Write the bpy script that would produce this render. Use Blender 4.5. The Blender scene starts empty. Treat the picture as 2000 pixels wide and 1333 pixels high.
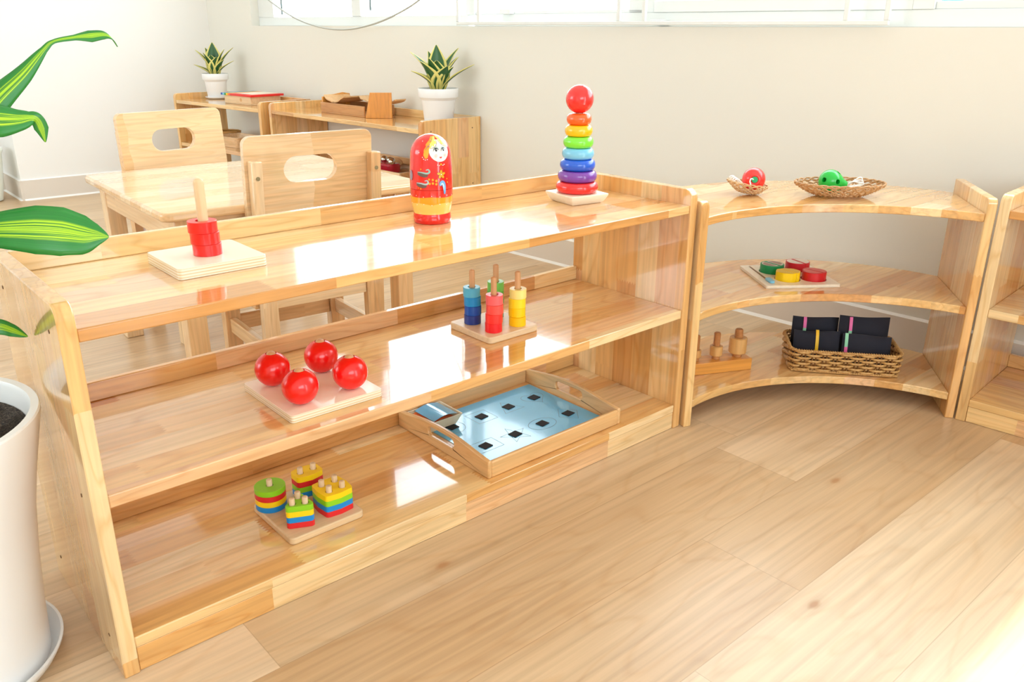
import bpy, bmesh, math, random
from mathutils import Vector, Matrix
random.seed(7)
PI = math.pi
R = math.radians
S = bpy.context.scene
COL = S.collection

# ------------------------------------------------------------------ camera
cam_d = bpy.data.cameras.new('camera')
cam_d.lens = 1631.96 / 2000 * 36
cam_d.sensor_width = 36
cam_d.clip_start = 0.02
cam = bpy.data.objects.new('camera', cam_d)
COL.objects.link(cam)
yaw, pit, rol = R(48.67817), R(20.42071), R(0.36498)
f_ = Vector((math.cos(pit) * math.cos(yaw), math.cos(pit) * math.sin(yaw), -math.sin(pit)))
r_ = Vector((math.sin(yaw), -math.cos(yaw), 0))
u_ = r_.cross(f_)
r2 = r_ * math.cos(rol) + u_ * math.sin(rol)
u2 = -r_ * math.sin(rol) + u_ * math.cos(rol)
cam.matrix_world = Matrix(((r2.x, u2.x, -f_.x, -0.2295), (r2.y, u2.y, -f_.y, -1.1538),
                           (r2.z, u2.z, -f_.z, 0.93745), (0, 0, 0, 1)))
S.camera = cam

# ------------------------------------------------------------------ light
S.view_settings.view_transform = 'Standard'
S.view_settings.look = 'None'
S.view_settings.gamma = 1
S.view_settings.use_curve_mapping = False
S.view_settings.exposure = 0.31
S.cycles.use_denoising = True
S.cycles.max_bounces = 10
S.cycles.diffuse_bounces = 6
S.cycles.glossy_bounces = 5
S.cycles.transparent_max_bounces = 12
S.cycles.sample_clamp_indirect = 8
W = bpy.data.worlds.new('daylight')
S.world = W
W.use_nodes = True
bg = W.node_tree.nodes['Background']
bg.inputs[0].default_value = (0.86, 0.935, 1.0, 1)
bg.inputs[1].default_value = 6.0
sun_d = bpy.data.lights.new('sun', 'SUN')
sun_d.energy = 7
sun_d.angle = R(0.53)
sun_d.color = (1, 0.965, 0.92)
sun = bpy.data.objects.new('sun', sun_d)
COL.objects.link(sun)
sun_el = math.atan2(2.06, 2.75)
sun_dir = Vector((0.04 * math.cos(sun_el), math.cos(sun_el), -math.sin(sun_el)))
sun.rotation_euler = sun_dir.to_track_quat('-Z', 'Y').to_euler()


def portal(name, loc, rot, sx, sy):
    d = bpy.data.lights.new(name, 'AREA')
    d.shape = 'RECTANGLE'
    d.size, d.size_y = sx, sy
    d.energy = 1
    d.cycles.is_portal = True
    o = bpy.data.objects.new(name, d)
    o.location = loc
    o.rotation_euler = rot
    COL.objects.link(o)
    return o


WR = R(3.605)                      # the window wall is turned a little
WN = Vector((math.cos(WR), math.sin(WR), 0))
WT = Vector((-math.sin(WR), math.cos(WR), 0))
WO = Vector((2.275, 0.3, 0))


def wp(s, n, z):
    return WO + WT * s + WN * n + Vector((0, 0, z))


portal('skylight_portal', wp(2.55, 0.18, 1.5), (0, R(90), WR), 1.16, 1.72)
portal('skylight_portal', wp(0.0, 0.18, 1.5), (0, R(90), WR), 1.16, 3.1)
portal('skylight_portal', (1.10, -3.62, 1.05), (R(90), 0, 0), 0.6, 2.1)
portal('skylight_portal', (-1.1, -3.62, 1.55), (R(90), 0, 0), 2.6, 1.3)
portal('skylight_portal', (-3.1, 2.6, 1.5), (0, R(-90), 0), 1.4, 2.4)


# ------------------------------------------------------------------ material helpers
def lin(c):
    return tuple((x / 255 / 12.92 if x / 255 <= 0.04045 else ((x / 255 + 0.055) / 1.055) ** 2.4) for x in c) + (1,)


MC = {}


def new_mat(name):
    m = bpy.data.materials.new(name)
    m.use_nodes = True
    nt = m.node_tree
    b = nt.nodes['Principled BSDF']
    return m, nt, b


def paint(name, c, rough=0.35, coat=0.0, metal=0.0, spec=0.5):
    if name in MC:
        return MC[name]
    m, nt, b = new_mat(name)
    b.inputs['Base Color'].default_value = lin(c)
    b.inputs['Roughness'].default_value = rough
    b.inputs['Coat Weight'].default_value = coat
    b.inputs['Coat Roughness'].default_value = 0.05
    b.inputs['Metallic'].default_value = metal
    b.inputs['Specular IOR Level'].default_value = spec
    MC[name] = m
    return m


def N(nt, t, **k):
    n = nt.nodes.new(t)
    for a, v in k.items():
        setattr(n, a, v)
    return n


def L(nt, a, b):
    nt.links.new(a, b)


def M(nt, op, a, b=None, c=None):
    n = nt.nodes.new('ShaderNodeMath')
    n.operation = op
    for i, v in enumerate((a, b, c)):
        if v is None:
            continue
        if hasattr(v, 'is_linked') or hasattr(v, 'links'):
            nt.links.new(v, n.inputs[i])
        else:
            n.inputs[i].default_value = v
    return n.outputs[0]


def ramp(nt, fac, stops, interp='LINEAR'):
    r = nt.nodes.new('ShaderNodeValToRGB')
    r.color_ramp.interpolation = interp
    e = r.color_ramp.elements
    while len(e) < len(stops):
        e.new(0.5)
    for i, (p, c) in enumerate(stops):
        e[i].position = p
        e[i].color = c
    nt.links.new(fac, r.inputs[0])
    return r.outputs[0]


def mix(nt, fac, a, b, mode='MIX'):
    n = nt.nodes.new('ShaderNodeMix')
    n.data_type = 'RGBA'
    n.blend_type = mode
    for sock, v in ((n.inputs[0], fac), (n.inputs[6], a), (n.inputs[7], b)):
        if hasattr(v, 'links'):
            nt.links.new(v, sock)
        elif isinstance(v, (int, float)):
            sock.default_value = v
        else:
            sock.default_value = v
    return n.outputs[2]


def wood(name, axis, cols, stave=0.06, seg=0.45, rough=0.12, coat=0.5, grain=1.0, knots=0.0, fig=1.0, gap=0.0, gscale=(2.5, 70.0, 0.3), knotcol=(96, 54, 22), cloud=0.05):
    """Glued-up timber: staves along `axis`, each piece its own tone, with grain, figure and a few knots."""
    if name in MC:
        return MC[name]
    m, nt, b = new_mat(name)
    tc = N(nt, 'ShaderNodeTexCoord')
    oi = N(nt, 'ShaderNodeObjectInfo')
    sp = N(nt, 'ShaderNodeSeparateXYZ')
    L(nt, tc.outputs['Object'], sp.inputs[0])
    X, Y, Z = sp.outputs
    uu, vv, ww = {'x': (X, Y, Z), 'y': (Y, X, Z), 'z': (Z, Y, X)}[axis]
    rnd = oi.outputs['Random']
    v2 = M(nt, 'MULTIPLY_ADD', rnd, 3.7, vv)
    vs = M(nt, 'DIVIDE', v2, stave)
    vid = M(nt, 'FLOOR', vs)
    w1 = N(nt, 'ShaderNodeTexWhiteNoise', noise_dimensions='1D')
    L(nt, vid, w1.inputs['W'])
    u2 = M(nt, 'MULTIPLY_ADD', w1.outputs['Value'], seg * 4.0, uu)
    if fig > 0.8 and seg < 0.8:                    # finger joints where two pieces meet
        u2 = M(nt, 'MULTIPLY_ADD', M(nt, 'PINGPONG', M(nt, 'DIVIDE', vv, 0.0042), 1.0), 0.007, u2)
    us = M(nt, 'DIVIDE', u2, seg)
    uid = M(nt, 'FLOOR', us)
    cx = N(nt, 'ShaderNodeCombineXYZ')
    L(nt, vid, cx.inputs[0])
    L(nt, uid, cx.inputs[1])
    L(nt, M(nt, 'MULTIPLY', rnd, 13.0), cx.inputs[2])
    w2 = N(nt, 'ShaderNodeTexWhiteNoise', noise_dimensions='3D')
    L(nt, cx.outputs[0], w2.inputs['Vector'])
    k = len(cols)
    base = ramp(nt, w2.outputs['Value'], [((i + 0.0) / k, lin(c)) for i, c in enumerate(cols)], 'CONSTANT')
    off = M(nt, 'MULTIPLY', w2.outputs['Value'], 31.0)
    # fine grain
    g = N(nt, 'ShaderNodeCombineXYZ')
    L(nt, M(nt, 'MULTIPLY_ADD', uu, gscale[0], off), g.inputs[0])
    L(nt, M(nt, 'MULTIPLY', vv, gscale[1]), g.inputs[1])
    L(nt, M(nt, 'MULTIPLY', ww, gscale[1]), g.inputs[2])
    n1 = N(nt, 'ShaderNodeTexNoise')
    n1.inputs['Scale'].default_value = 1.6
    n1.inputs['Detail'].default_value = 4
    n1.inputs['Distortion'].default_value = gscale[2]
    L(nt, g.outputs[0], n1.inputs['Vector'])
    # figure: contour lines of a stretched noise
    g2 = N(nt, 'ShaderNodeCombineXYZ')
    L(nt, M(nt, 'MULTIPLY_ADD', uu, 2.6, off), g2.inputs[0])
    L(nt, M(nt, 'MULTIPLY', vv, 9.0), g2.inputs[1])
    L(nt, M(nt, 'MULTIPLY', ww, 26.0), g2.inputs[2])
    n2 = N(nt, 'ShaderNodeTexNoise')
    n2.inputs['Scale'].default_value = 1.0
    n2.inputs['Detail'].default_value = 1.5
    L(nt, g2.outputs[0], n2.inputs['Vector'])
    rings = M(nt, 'PINGPONG', M(nt, 'MULTIPLY', n2.outputs['Fac'], 13.0), 1.0)
    gr = ramp(nt, n1.outputs['Fac'], [(0.30, (1 - 0.26 * grain,) * 3 + (1,)), (0.62, (1, 1, 1, 1))])
    rg = ramp(nt, rings, [(0.0, (1 - 0.07 * fig, 1 - 0.12 * fig, 1 - 0.18 * fig, 1)), (0.35, (1, 1, 1, 1))])
    col = mix(nt, 1.0, base, gr, 'MULTIPLY')
    col = mix(nt, 1.0, col, rg, 'MULTIPLY')
    n4 = N(nt, 'ShaderNodeTexNoise')
    n4.inputs['Scale'].default_value = 0.45
    n4.inputs['Detail'].default_value = 3
    L(nt, g2.outputs[0], n4.inputs['Vector'])
    cl = ramp(nt, n4.outputs['Fac'], [(0.32, (1 - cloud * 1.0, 1 - cloud * 1.7, 1 - cloud * 2.6, 1)), (0.62, (1, 1, 1, 1))])
    col = mix(nt, 1.0, col, cl, 'MULTIPLY')
    if knots:
        kv = N(nt, 'ShaderNodeCombineXYZ')
        L(nt, M(nt, 'MULTIPLY_ADD', uu, 3.0, off), kv.inputs[0])
        L(nt, M(nt, 'MULTIPLY', vv, 6.0), kv.inputs[1])
        vo = N(nt, 'ShaderNodeTexVoronoi', voronoi_dimensions='2D')
        vo.inputs['Scale'].default_value = 1.0
        L(nt, kv.outputs[0], vo.inputs['Vector'])
        cs = N(nt, 'ShaderNodeSeparateColor')
        L(nt, vo.outputs['Color'], cs.inputs[0])
        sel = M(nt, 'LESS_THAN', cs.outputs[0], knots)
        wob = M(nt, 'MULTIPLY_ADD', n1.outputs['Fac'], 0.05, vo.outputs['Distance'])
        near = ramp(nt, wob, [(0.045, (1, 1, 1, 1)), (0.085, (0.25, 0.25, 0.25, 1)), (0.16, (0, 0, 0, 1))])
        kf = M(nt, 'MULTIPLY', sel, near)
        col = mix(nt, kf, col, lin(knotcol))
    if gap:
        fr = M(nt, 'FRACT', vs)
        d = M(nt, 'MINIMUM', fr, M(nt, 'SUBTRACT', 1.0, fr))
        fu = M(nt, 'FRACT', us)
        du = M(nt, 'MINIMUM', fu, M(nt, 'SUBTRACT', 1.0, fu))
        line = M(nt, 'MAXIMUM', M(nt, 'LESS_THAN', d, 0.0009 / stave), M(nt, 'LESS_THAN', du, 0.0008 / seg))
        col = mix(nt, M(nt, 'MULTIPLY', line, gap), col, lin((120, 84, 50)))
    L(nt, col, b.inputs['Base Color'])
    b.inputs['Roughness'].default_value = rough
    b.inputs['Coat Weight'].default_value = coat
    b.inputs['Coat Roughness'].default_value = 0.03
    bp = N(nt, 'ShaderNodeBump')
    bp.inputs['Strength'].default_value = 0.03
    bp.inputs['Distance'].default_value = 0.002
    L(nt, n1.outputs['Fac'], bp.inputs['Height'])
    L(nt, bp.outputs[0], b.inputs['Normal'])
    MC[name] = m
    return m


HONEY = [(244, 206, 146), (239, 194, 128), (231, 177, 108), (246, 215, 164), (235, 185, 120), (221, 161, 94), (242, 200, 138), (237, 190, 140)]
PALE = [(243, 210, 166), (238, 198, 148), (244, 214, 172), (234, 190, 138)]
FLOORC = [(220, 193, 158), (212, 183, 146), (226, 201, 168), (207, 176, 138), (216, 188, 152)]
def honey(a):
    return wood('varnished_honey_wood_' + a, a, HONEY, 0.062, 0.42, 0.10, 0.6, 0.8, 0.030, 1.5, 0.0, (2.5, 60.0, 0.3), (110, 64, 28), 0.07)
def pale(a):
    return wood('varnished_pale_wood_' + a, a, PALE, 0.09, 0.7, 0.08, 0.6, 0.8, 0.0, 0.9)
def beech(a):
    return wood('plain_beech_' + a, a, [(233, 205, 165), (230, 200, 158)], 0.5, 3.0, 0.4, 0.0, 0.5, 0.0, 0.5)
def tanpeg(a):
    return wood('tan_dowel_wood_' + a, a, [(224, 176, 128), (220, 170, 120)], 0.5, 3.0, 0.4, 0.1, 0.5, 0.0, 0.3)
def whitewood(a):
    return wood('whitish_board_wood_' + a, a, [(243, 232, 210), (240, 228, 204)], 0.5, 3.0, 0.3, 0.1, 0.25, 0.0, 0.3)
def traywood(a):
    return wood('satin_tray_wood_' + a, a, [(232, 188, 132), (228, 182, 124)], 0.5, 3.0, 0.3, 0.2, 0.7, 0.0, 0.8)
def amber(a):
    return wood('amber_stained_wood_' + a, a, [(232, 162, 74), (224, 150, 64)], 0.5, 3.0, 0.3, 0.2, 0.8, 0.0, 0.8)
FLOORM = wood('vinyl_plank_floor', 'x', FLOORC, 0.2145, 1.22, 0.30, 0.0, 0.78, 0.03, 0.75, 0.30, (1.1, 46.0, 0.25), (176, 132, 90), 0.10)


def plywood():
    if 'birch_plywood' in MC:
        return MC['birch_plywood']
    m, nt, b = new_mat('birch_plywood')
    tc = N(nt, 'ShaderNodeTexCoord')
    geo = N(nt, 'ShaderNodeNewGeometry')
    sp = N(nt, 'ShaderNodeSeparateXYZ')
    L(nt, tc.outputs['Object'], sp.inputs[0])
    sn = N(nt, 'ShaderNodeSeparateXYZ')
    L(nt, geo.outputs['Normal'], sn.inputs[0])
    side = M(nt, 'LESS_THAN', M(nt, 'ABSOLUTE', sn.outputs[2]), 0.6)
    ply = M(nt, 'GREATER_THAN', M(nt, 'FRACT', M(nt, 'MULTIPLY', sp.outputs[2], 210.0)), 0.62)
    c = mix(nt, M(nt, 'MULTIPLY', side, ply), lin((243, 231, 208)), lin((226, 198, 156)))
    L(nt, c, b.inputs['Base Color'])
    b.inputs['Roughness'].default_value = 0.22
    b.inputs['Coat Weight'].default_value = 0.25
    MC['birch_plywood'] = m
    return m


def wallmat(name, c, bump=0.02):
    if name in MC:
        return MC[name]
    m, nt, b = new_mat(name)
    b.inputs['Base Color'].default_value = lin(c)
    b.inputs['Roughness'].default_value = 0.75
    b.inputs['Specular IOR Level'].default_value = 0.25
    n = N(nt, 'ShaderNodeTexNoise')
    n.inputs['Scale'].default_value = 60
    n.inputs['Detail'].default_value = 3
    bp = N(nt, 'ShaderNodeBump')
    bp.inputs['Strength'].default_value = bump
    L(nt, n.outputs['Fac'], bp.inputs['Height'])
    L(nt, bp.outputs[0], b.inputs['Normal'])
    MC[name] = m
    return m


def glassmat():
    m, nt, b = new_mat('window_glass')
    nt.nodes.remove(b)
    out = nt.nodes['Material Output']
    t = N(nt, 'ShaderNodeBsdfTransparent')
    t.inputs[0].default_value = (0.97, 0.985, 0.98, 1)
    g = N(nt, 'ShaderNodeBsdfGlossy')
    g.inputs['Roughness'].default_value = 0.0
    fr = N(nt, 'ShaderNodeFresnel')
    fr.inputs[0].default_value = 1.45
    mx = N(nt, 'ShaderNodeMixShader')
    ge = N(nt, 'ShaderNodeNewGeometry')
    L(nt, M(nt, 'MULTIPLY', fr.outputs[0], M(nt, 'SUBTRACT', 1.0, ge.outputs['Backfacing'])), mx.inputs[0])
    L(nt, t.outputs[0], mx.inputs[1])
    L(nt, g.outputs[0], mx.inputs[2])
    L(nt, mx.outputs[0], out.inputs[0])
    return m


GLASS = glassmat()


def leafmat(name, dark, stripe, kind):
    """kind 'centre': bright stripes along the middle; 'edge': cream margins. Uses the leaf UVs."""
    m, nt, b = new_mat(name)
    uv = N(nt, 'ShaderNodeUVMap')
    sp = N(nt, 'ShaderNodeSeparateXYZ')
    L(nt, uv.outputs[0], sp.inputs[0])
    d = M(nt, 'MULTIPLY', M(nt, 'ABSOLUTE', M(nt, 'SUBTRACT', sp.outputs[0], 0.5)), 2.0)
    nv = N(nt, 'ShaderNodeCombineXYZ')
    L(nt, M(nt, 'MULTIPLY', sp.outputs[0], 34.0 if kind == 'centre' else 22.0), nv.inputs[0])
    L(nt, M(nt, 'MULTIPLY', sp.outputs[1], 1.2), nv.inputs[1])
    n = N(nt, 'ShaderNodeTexNoise')
    n.inputs['Scale'].default_value = 1.0
    n.inputs['Detail'].default_value = 2
    L(nt, nv.outputs[0], n.inputs['Vector'])
    if kind == 'centre':
        f = ramp(nt, M(nt, 'MULTIPLY_ADD', n.outputs['Fac'], 0.30, d), [(0.50, (1, 1, 1, 1)), (0.60, (0, 0, 0, 1))])
        n3 = ramp(nt, n.outputs['Fac'], [(0.42, (0.05, 0.05, 0.05, 1)), (0.54, (1, 1, 1, 1))])
        f = M(nt, 'MULTIPLY', f, n3)
    else:
        f = ramp(nt, M(nt, 'MULTIPLY_ADD', n.outputs['Fac'], 0.16, d), [(0.80, (0, 0, 0, 1)), (0.86, (1, 1, 1, 1))])
    shade = mix(nt, n.outputs['Fac'], lin(dark[0]), lin(dark[1]))
    L(nt, mix(nt, f, shade, lin(stripe)), b.inputs['Base Color'])
    b.inputs['Roughness'].default_value = 0.32
    b.inputs['Subsurface Weight'].default_value = 0.0
    return m


DRAC = leafmat('dracaena_leaf', ((20, 104, 44), (44, 146, 52)), (176, 222, 40), 'centre')
SANS = leafmat('snake_plant_leaf', ((30, 78, 42), (56, 108, 60)), (222, 212, 120), 'edge')


def soilmat():
    m, nt, b = new_mat('dark_potting_soil')
    n = N(nt, 'ShaderNodeTexNoise')
    n.inputs['Scale'].default_value = 90
    n.inputs['Detail'].default_value = 6
    L(nt, ramp(nt, n.outputs['Fac'], [(0.38, lin((34, 27, 24))), (0.55, lin((78, 66, 58))), (0.72, lin((150, 136, 116)))]), b.inputs['Base Color'])
    b.inputs['Roughness'].default_value = 0.95
    bp = N(nt, 'ShaderNodeBump')
    bp.inputs['Strength'].default_value = 0.8
    bp.inputs['Distance'].default_value = 0.01
    L(nt, n.outputs['Fac'], bp.inputs['Height'])
    L(nt, bp.outputs[0], b.inputs['Normal'])
    return m


SOIL = soilmat()


def wickermat(name, c1, c2):
    m, nt, b = new_mat(name)
    n = N(nt, 'ShaderNodeTexNoise')
    n.inputs['Scale'].default_value = 45
    n.inputs['Detail'].default_value = 3
    L(nt, ramp(nt, n.outputs['Fac'], [(0.35, lin(c1)), (0.65, lin(c2))]), b.inputs['Base Color'])
    b.inputs['Roughness'].default_value = 0.42
    return m


RATTAN = wickermat('honey_rattan', (176, 128, 70), (218, 176, 112))
WICKER = wickermat('pale_wicker', (190, 146, 96), (226, 192, 144))
BROWNW = wickermat('brown_wicker', (168, 120, 72), (206, 162, 112))


def fabric(name, c):
    m, nt, b = new_mat(name)
    w = N(nt, 'ShaderNodeTexNoise')
    w.inputs['Scale'].default_value = 700
    L(nt, ramp(nt, w.outputs['Fac'], [(0.3, lin(tuple(max(0, x - 8) for x in c))), (0.7, lin(tuple(x + 8 for x in c)))]), b.inputs['Base Color'])
    b.inputs['Roughness'].default_value = 0.85
    b.inputs['Sheen Weight'].default_value = 0.15
    bp = N(nt, 'ShaderNodeBump')
    bp.inputs['Strength'].default_value = 0.15
    bp.inputs['Distance'].default_value = 0.0005
    L(nt, w.outputs['Fac'], bp.inputs['Height'])
    L(nt, bp.outputs[0], b.inputs['Normal'])
    return m


NAVY = fabric('navy_fabric', (30, 32, 46))
WHITE_PL = paint('white_pot_plastic', (236, 238, 240), 0.3, 0.1)
SCREW = paint('brass_screw', (138, 122, 84), 0.5)
PLUG = paint('dark_plug_hole', (104, 72, 40), 0.7)


# ------------------------------------------------------------------ mesh helpers
def box(bm, x0, x1, y0, y1, z0, z1):
    v = [bm.verts.new(p) for p in ((x0, y0, z0), (x1, y0, z0), (x1, y1, z0), (x0, y1, z0), (x0, y0, z1), (x1, y0, z1), (x1, y1, z1), (x0, y1, z1))]
    for q in ((0, 3, 2, 1), (4, 5, 6, 7), (0, 1, 5, 4), (1, 2, 6, 5), (2, 3, 7, 6), (3, 0, 4, 7)):
        bm.faces.new([v[i] for i in q])


def obox(bm, c, ax, ay, az):
    c, ax, ay, az = Vector(c), Vector(ax), Vector(ay), Vector(az)
    v = [bm.verts.new(c + ax * i + ay * j + az * k) for k in (-1, 1) for (i, j) in ((-1, -1), (1, -1), (1, 1), (-1, 1))]
    for q in ((0, 3, 2, 1), (4, 5, 6, 7), (0, 1, 5, 4), (1, 2, 6, 5), (2, 3, 7, 6), (3, 0, 4, 7)):
        bm.faces.new([v[i] for i in q])


def prism(bm, poly, h0, h1, axis='z'):
    def P(a, b, h):
        return {'z': (a, b, h), 'x': (h, a, b), 'y': (a, h, b)}[axis]
    lo = [bm.verts.new(P(a, b, h0)) for a, b in poly]
    hi = [bm.verts.new(P(a, b, h1)) for a, b in poly]
    n = len(poly)
    bm.faces.new(lo[::-1])
    bm.faces.new(hi)
    for i in range(n):
        bm.faces.new((lo[i], lo[(i + 1) % n], hi[(i + 1) % n], hi[i]))


def prism_holes(bm, outer, holes, z0, z1):
    es = []
    for loop in [outer] + holes:
        vs = [bm.verts.new((a, b, z0)) for a, b in loop]
        es += [bm.edges.new((vs[i], vs[(i + 1) % len(vs)])) for i in range(len(vs))]
    g = bmesh.ops.triangle_fill(bm, use_beauty=True, use_dissolve=False, edges=es)
    fs = [x for x in g['geom'] if isinstance(x, bmesh.types.BMFace)]
    e = bmesh.ops.extrude_face_region(bm, geom=fs)
    for v in e['geom']:
        if isinstance(v, bmesh.types.BMVert):
            v.co.z += z1 - z0


def lathe(bm, prof, n=48, close=False, c=(0, 0)):
    rings = []
    for r, z in prof:
        if r < 1e-6:
            rings.append([bm.verts.new((c[0], c[1], z))])
        else:
            rings.append([bm.verts.new((c[0] + r * math.cos(2 * PI * i / n), c[1] + r * math.sin(2 * PI * i / n), z)) for i in range(n)])
    pairs = list(zip(rings, rings[1:]))
    if close:
        pairs.append((rings[-1], rings[0]))
    for a, b in pairs:
        if len(a) == 1 and len(b) == 1:
            continue
        for i in range(n):
            j = (i + 1) % n
            if len(a) == 1:
                bm.faces.new((a[0], b[j], b[i]))
            elif len(b) == 1:
                bm.faces.new((a[i], a[j], b[0]))
            else:
                bm.faces.new((a[i], a[j], b[j], b[i]))


def tube(bm, pts, r, closed=False, sides=8):
    pts = [Vector(p) for p in pts]
    n = len(pts)
    rs = r if isinstance(r, (list, tuple)) else [r] * n
    t0 = None
    rings = []
    nor = None
    for i in range(n):
        a = pts[i - 1] if (i > 0 or closed) else pts[i]
        b = pts[(i + 1) % n] if (i < n - 1 or closed) else pts[i]
        t = (b - a).normalized()
        if nor is None:
            ref = Vector((0, 0, 1)) if abs(t.z) < 0.9 else Vector((1, 0, 0))
            nor = (ref - t * ref.dot(t)).normalized()
        else:
            nor = (nor - t * nor.dot(t))
            nor = nor.normalized() if nor.length > 1e-6 else t.orthogonal().normalized()
        bi = t.cross(nor)
        rings.append([bm.verts.new(pts[i] + (nor * math.cos(2 * PI * k / sides) + bi * math.sin(2 * PI * k / sides)) * rs[i]) for k in range(sides)])
    m = n if closed else n - 1
    for i in range(m):
        a, b = rings[i], rings[(i + 1) % n]
        for k in range(sides):
            l = (k + 1) % sides
            bm.faces.new((a[k], a[l], b[l], b[k]))
    if not closed:
        bm.faces.new(rings[0][::-1])
        bm.faces.new(rings[-1])


def circ(cx, cy, r, n=24, a0=0):
    return [(cx + r * math.cos(a0 + 2 * PI * i / n), cy + r * math.sin(a0 + 2 * PI * i / n)) for i in range(n)]


def rrect(x0, x1, y0, y1, r, n=6):
    out = []
    for cx, cy, a in ((x1 - r, y1 - r, 0), (x0 + r, y1 - r, 90), (x0 + r, y0 + r, 180), (x1 - r, y0 + r, 270)):
        for i in range(n + 1):
            t = R(a + 90 * i / n)
            out.append((cx + r * math.cos(t), cy + r * math.sin(t)))
    return out


def rpoly(pts, r, n=5):
    """Round the corners of a convex polygon (counter-clockwise)."""
    out = []
    k = len(pts)
    for i in range(k):
        p0, p, p1 = (Vector(pts[i - 1]), Vector(pts[i]), Vector(pts[(i + 1) % k]))
        a, b = (p0 - p).normalized(), (p1 - p).normalized()
        half = a.angle(b) / 2
        d = r / math.tan(half)
        c = p + (a + b).normalized() * (r / math.sin(half))
        s, e = p + a * d - c, p + b * d - c
        a0 = math.atan2(s.y, s.x)
        da = (math.atan2(e.y, e.x) - a0 + PI) % (2 * PI) - PI
        for j in range(n + 1):
            t = a0 + da * j / n
            out.append((c.x + r * math.cos(t), c.y + r * math.sin(t)))
    return out


def spline(pts, n=8, closed=False):
    pts = [Vector(p) for p in pts]
    k = len(pts)
    out = []
    for i in range(k if closed else k - 1):
        if closed:
            p0, p1, p2, p3 = pts[i - 1], pts[i], pts[(i + 1) % k], pts[(i + 2) % k]
        else:
            p0, p1, p2, p3 = pts[max(i - 1, 0)], pts[i], pts[i + 1], pts[min(i + 2, k - 1)]
        for j in range(n):
            t = j / n
            out.append(0.5 * ((2 * p1) + (-p0 + p2) * t + (2 * p0 - 5 * p1 + 4 * p2 - p3) * t * t + (-p0 + 3 * p1 - 3 * p2 + p3) * t ** 3))
    if not closed:
        out.append(pts[-1])
    return out


def link(name, bm, mat, parent=None, bev=0.0, smooth=True, seg=2, ang=35, loc=None):
    bmesh.ops.recalc_face_normals(bm, faces=bm.faces[:])
    me = bpy.data.meshes.new(name)
    bm.to_mesh(me)
    bm.free()
    for m in (mat if isinstance(mat, (list, tuple)) else [mat]):
        me.materials.append(m)
    o = bpy.data.objects.new(name, me)
    COL.objects.link(o)
    if parent:
        o.parent = parent
    if loc:
        o.location = loc
    if smooth:
        for p in me.polygons:
            p.use_smooth = True
        me.set_sharp_from_angle(angle=R(ang))
    if bev:
        b = o.modifiers.new('edge', 'BEVEL')
        b.width = bev
        b.segments = seg
        b.limit_method = 'ANGLE'
        b.angle_limit = R(40)
        b.harden_normals = False
    return o


def part_box(name, b, mat, parent, bev=0.002):
    bm = bmesh.new()
    box(bm, *b)
    return link(name, bm, mat, parent, bev)


def carve(o, cutter_bm):
    """Subtract the cutter from o's mesh and keep the result as plain mesh."""
    bmesh.ops.recalc_face_normals(cutter_bm, faces=cutter_bm.faces[:])
    cm = bpy.data.meshes.new('cut')
    cutter_bm.to_mesh(cm)
    cutter_bm.free()
    co = bpy.data.objects.new('cut', cm)
    COL.objects.link(co)
    if o.parent:
        co.parent = o.parent
    bevs = [(m.width, m.segments) for m in o.modifiers if m.type == 'BEVEL']
    for m in list(o.modifiers):
        o.modifiers.remove(m)
    md = o.modifiers.new('b', 'BOOLEAN')
    md.object = co
    md.operation = 'DIFFERENCE'
    md.solver = 'EXACT'
    bpy.context.view_layer.update()
    dg = bpy.context.evaluated_depsgraph_get()
    me = bpy.data.meshes.new_from_object(o.evaluated_get(dg))
    o.modifiers.clear()
    old = o.data
    me.name = old.name
    o.data = me
    bpy.data.objects.remove(co)
    bpy.data.meshes.remove(cm)
    for w, s in bevs:
        b = o.modifiers.new('edge', 'BEVEL')
        b.width = w
        b.segments = s
        b.limit_method = 'ANGLE'
        b.angle_limit = R(40)
    for p in me.polygons:
        p.use_smooth = True
    me.set_sharp_from_angle(angle=R(35))
    return o


def tag(o, label, cat, group=None, kind=None):
    o['label'] = label
    o['category'] = cat
    if group:
        o['group'] = group
    if kind:
        o['kind'] = kind
    return o


def thing(name, label, cat, loc=(0, 0, 0), rz=0.0, group=None):
    o = bpy.data.objects.new(name, None)
    o.empty_display_size = 0.05
    COL.objects.link(o)
    o.location = loc
    o.rotation_euler = (0, 0, rz)
    return tag(o, label, cat, group)


def struct(o):
    o['kind'] = 'structure'
    return o

# ================================================================== THE ROOM
WALLW = wallmat('warm_white_wall_paint', (228, 227, 219))
WALLL = wallmat('white_wall_paint', (240, 240, 238))
CEIL = wallmat('ceiling_paint', (244, 243, 240))
BASEM = wallmat('greige_baseboard', (224, 216, 206), 0.0)
CAULK = paint('white_caulk', (244, 244, 242), 0.5)
FRAMEM = paint('white_window_frame', (226, 230, 229), 0.35)
DARKG = paint('dark_gasket', (70, 84, 80), 0.5)

bm = bmesh.new()
box(bm, -3.2, 2.75, -3.7, 5.3, -0.06, 0)
struct(link('floor', bm, FLOORM, smooth=False))
bm = bmesh.new()
box(bm, -3.2, 2.75, -3.7, 5.3, 2.7, 2.8)
struct(link('ceiling', bm, CEIL, smooth=False))

SA, SB = -3.85, 4.8            # extent of the window wall along its own length
OA, OB, OZ0, OZ1 = -1.75, 3.467, 0.952, 2.1
bm = bmesh.new()
box(bm, 0, 0.17, SA, SB, 0, OZ0)
box(bm, 0, 0.17, SA, SB, OZ1, 2.7)
box(bm, 0, 0.17, OB, SB, OZ0, OZ1)
box(bm, 0, 0.17, SA, OA, OZ0, OZ1)
wb = struct(link('wall_back', bm, WALLW, smooth=False))
wb.location = WO
wb.rotation_euler = (0, 0, WR)

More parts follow.
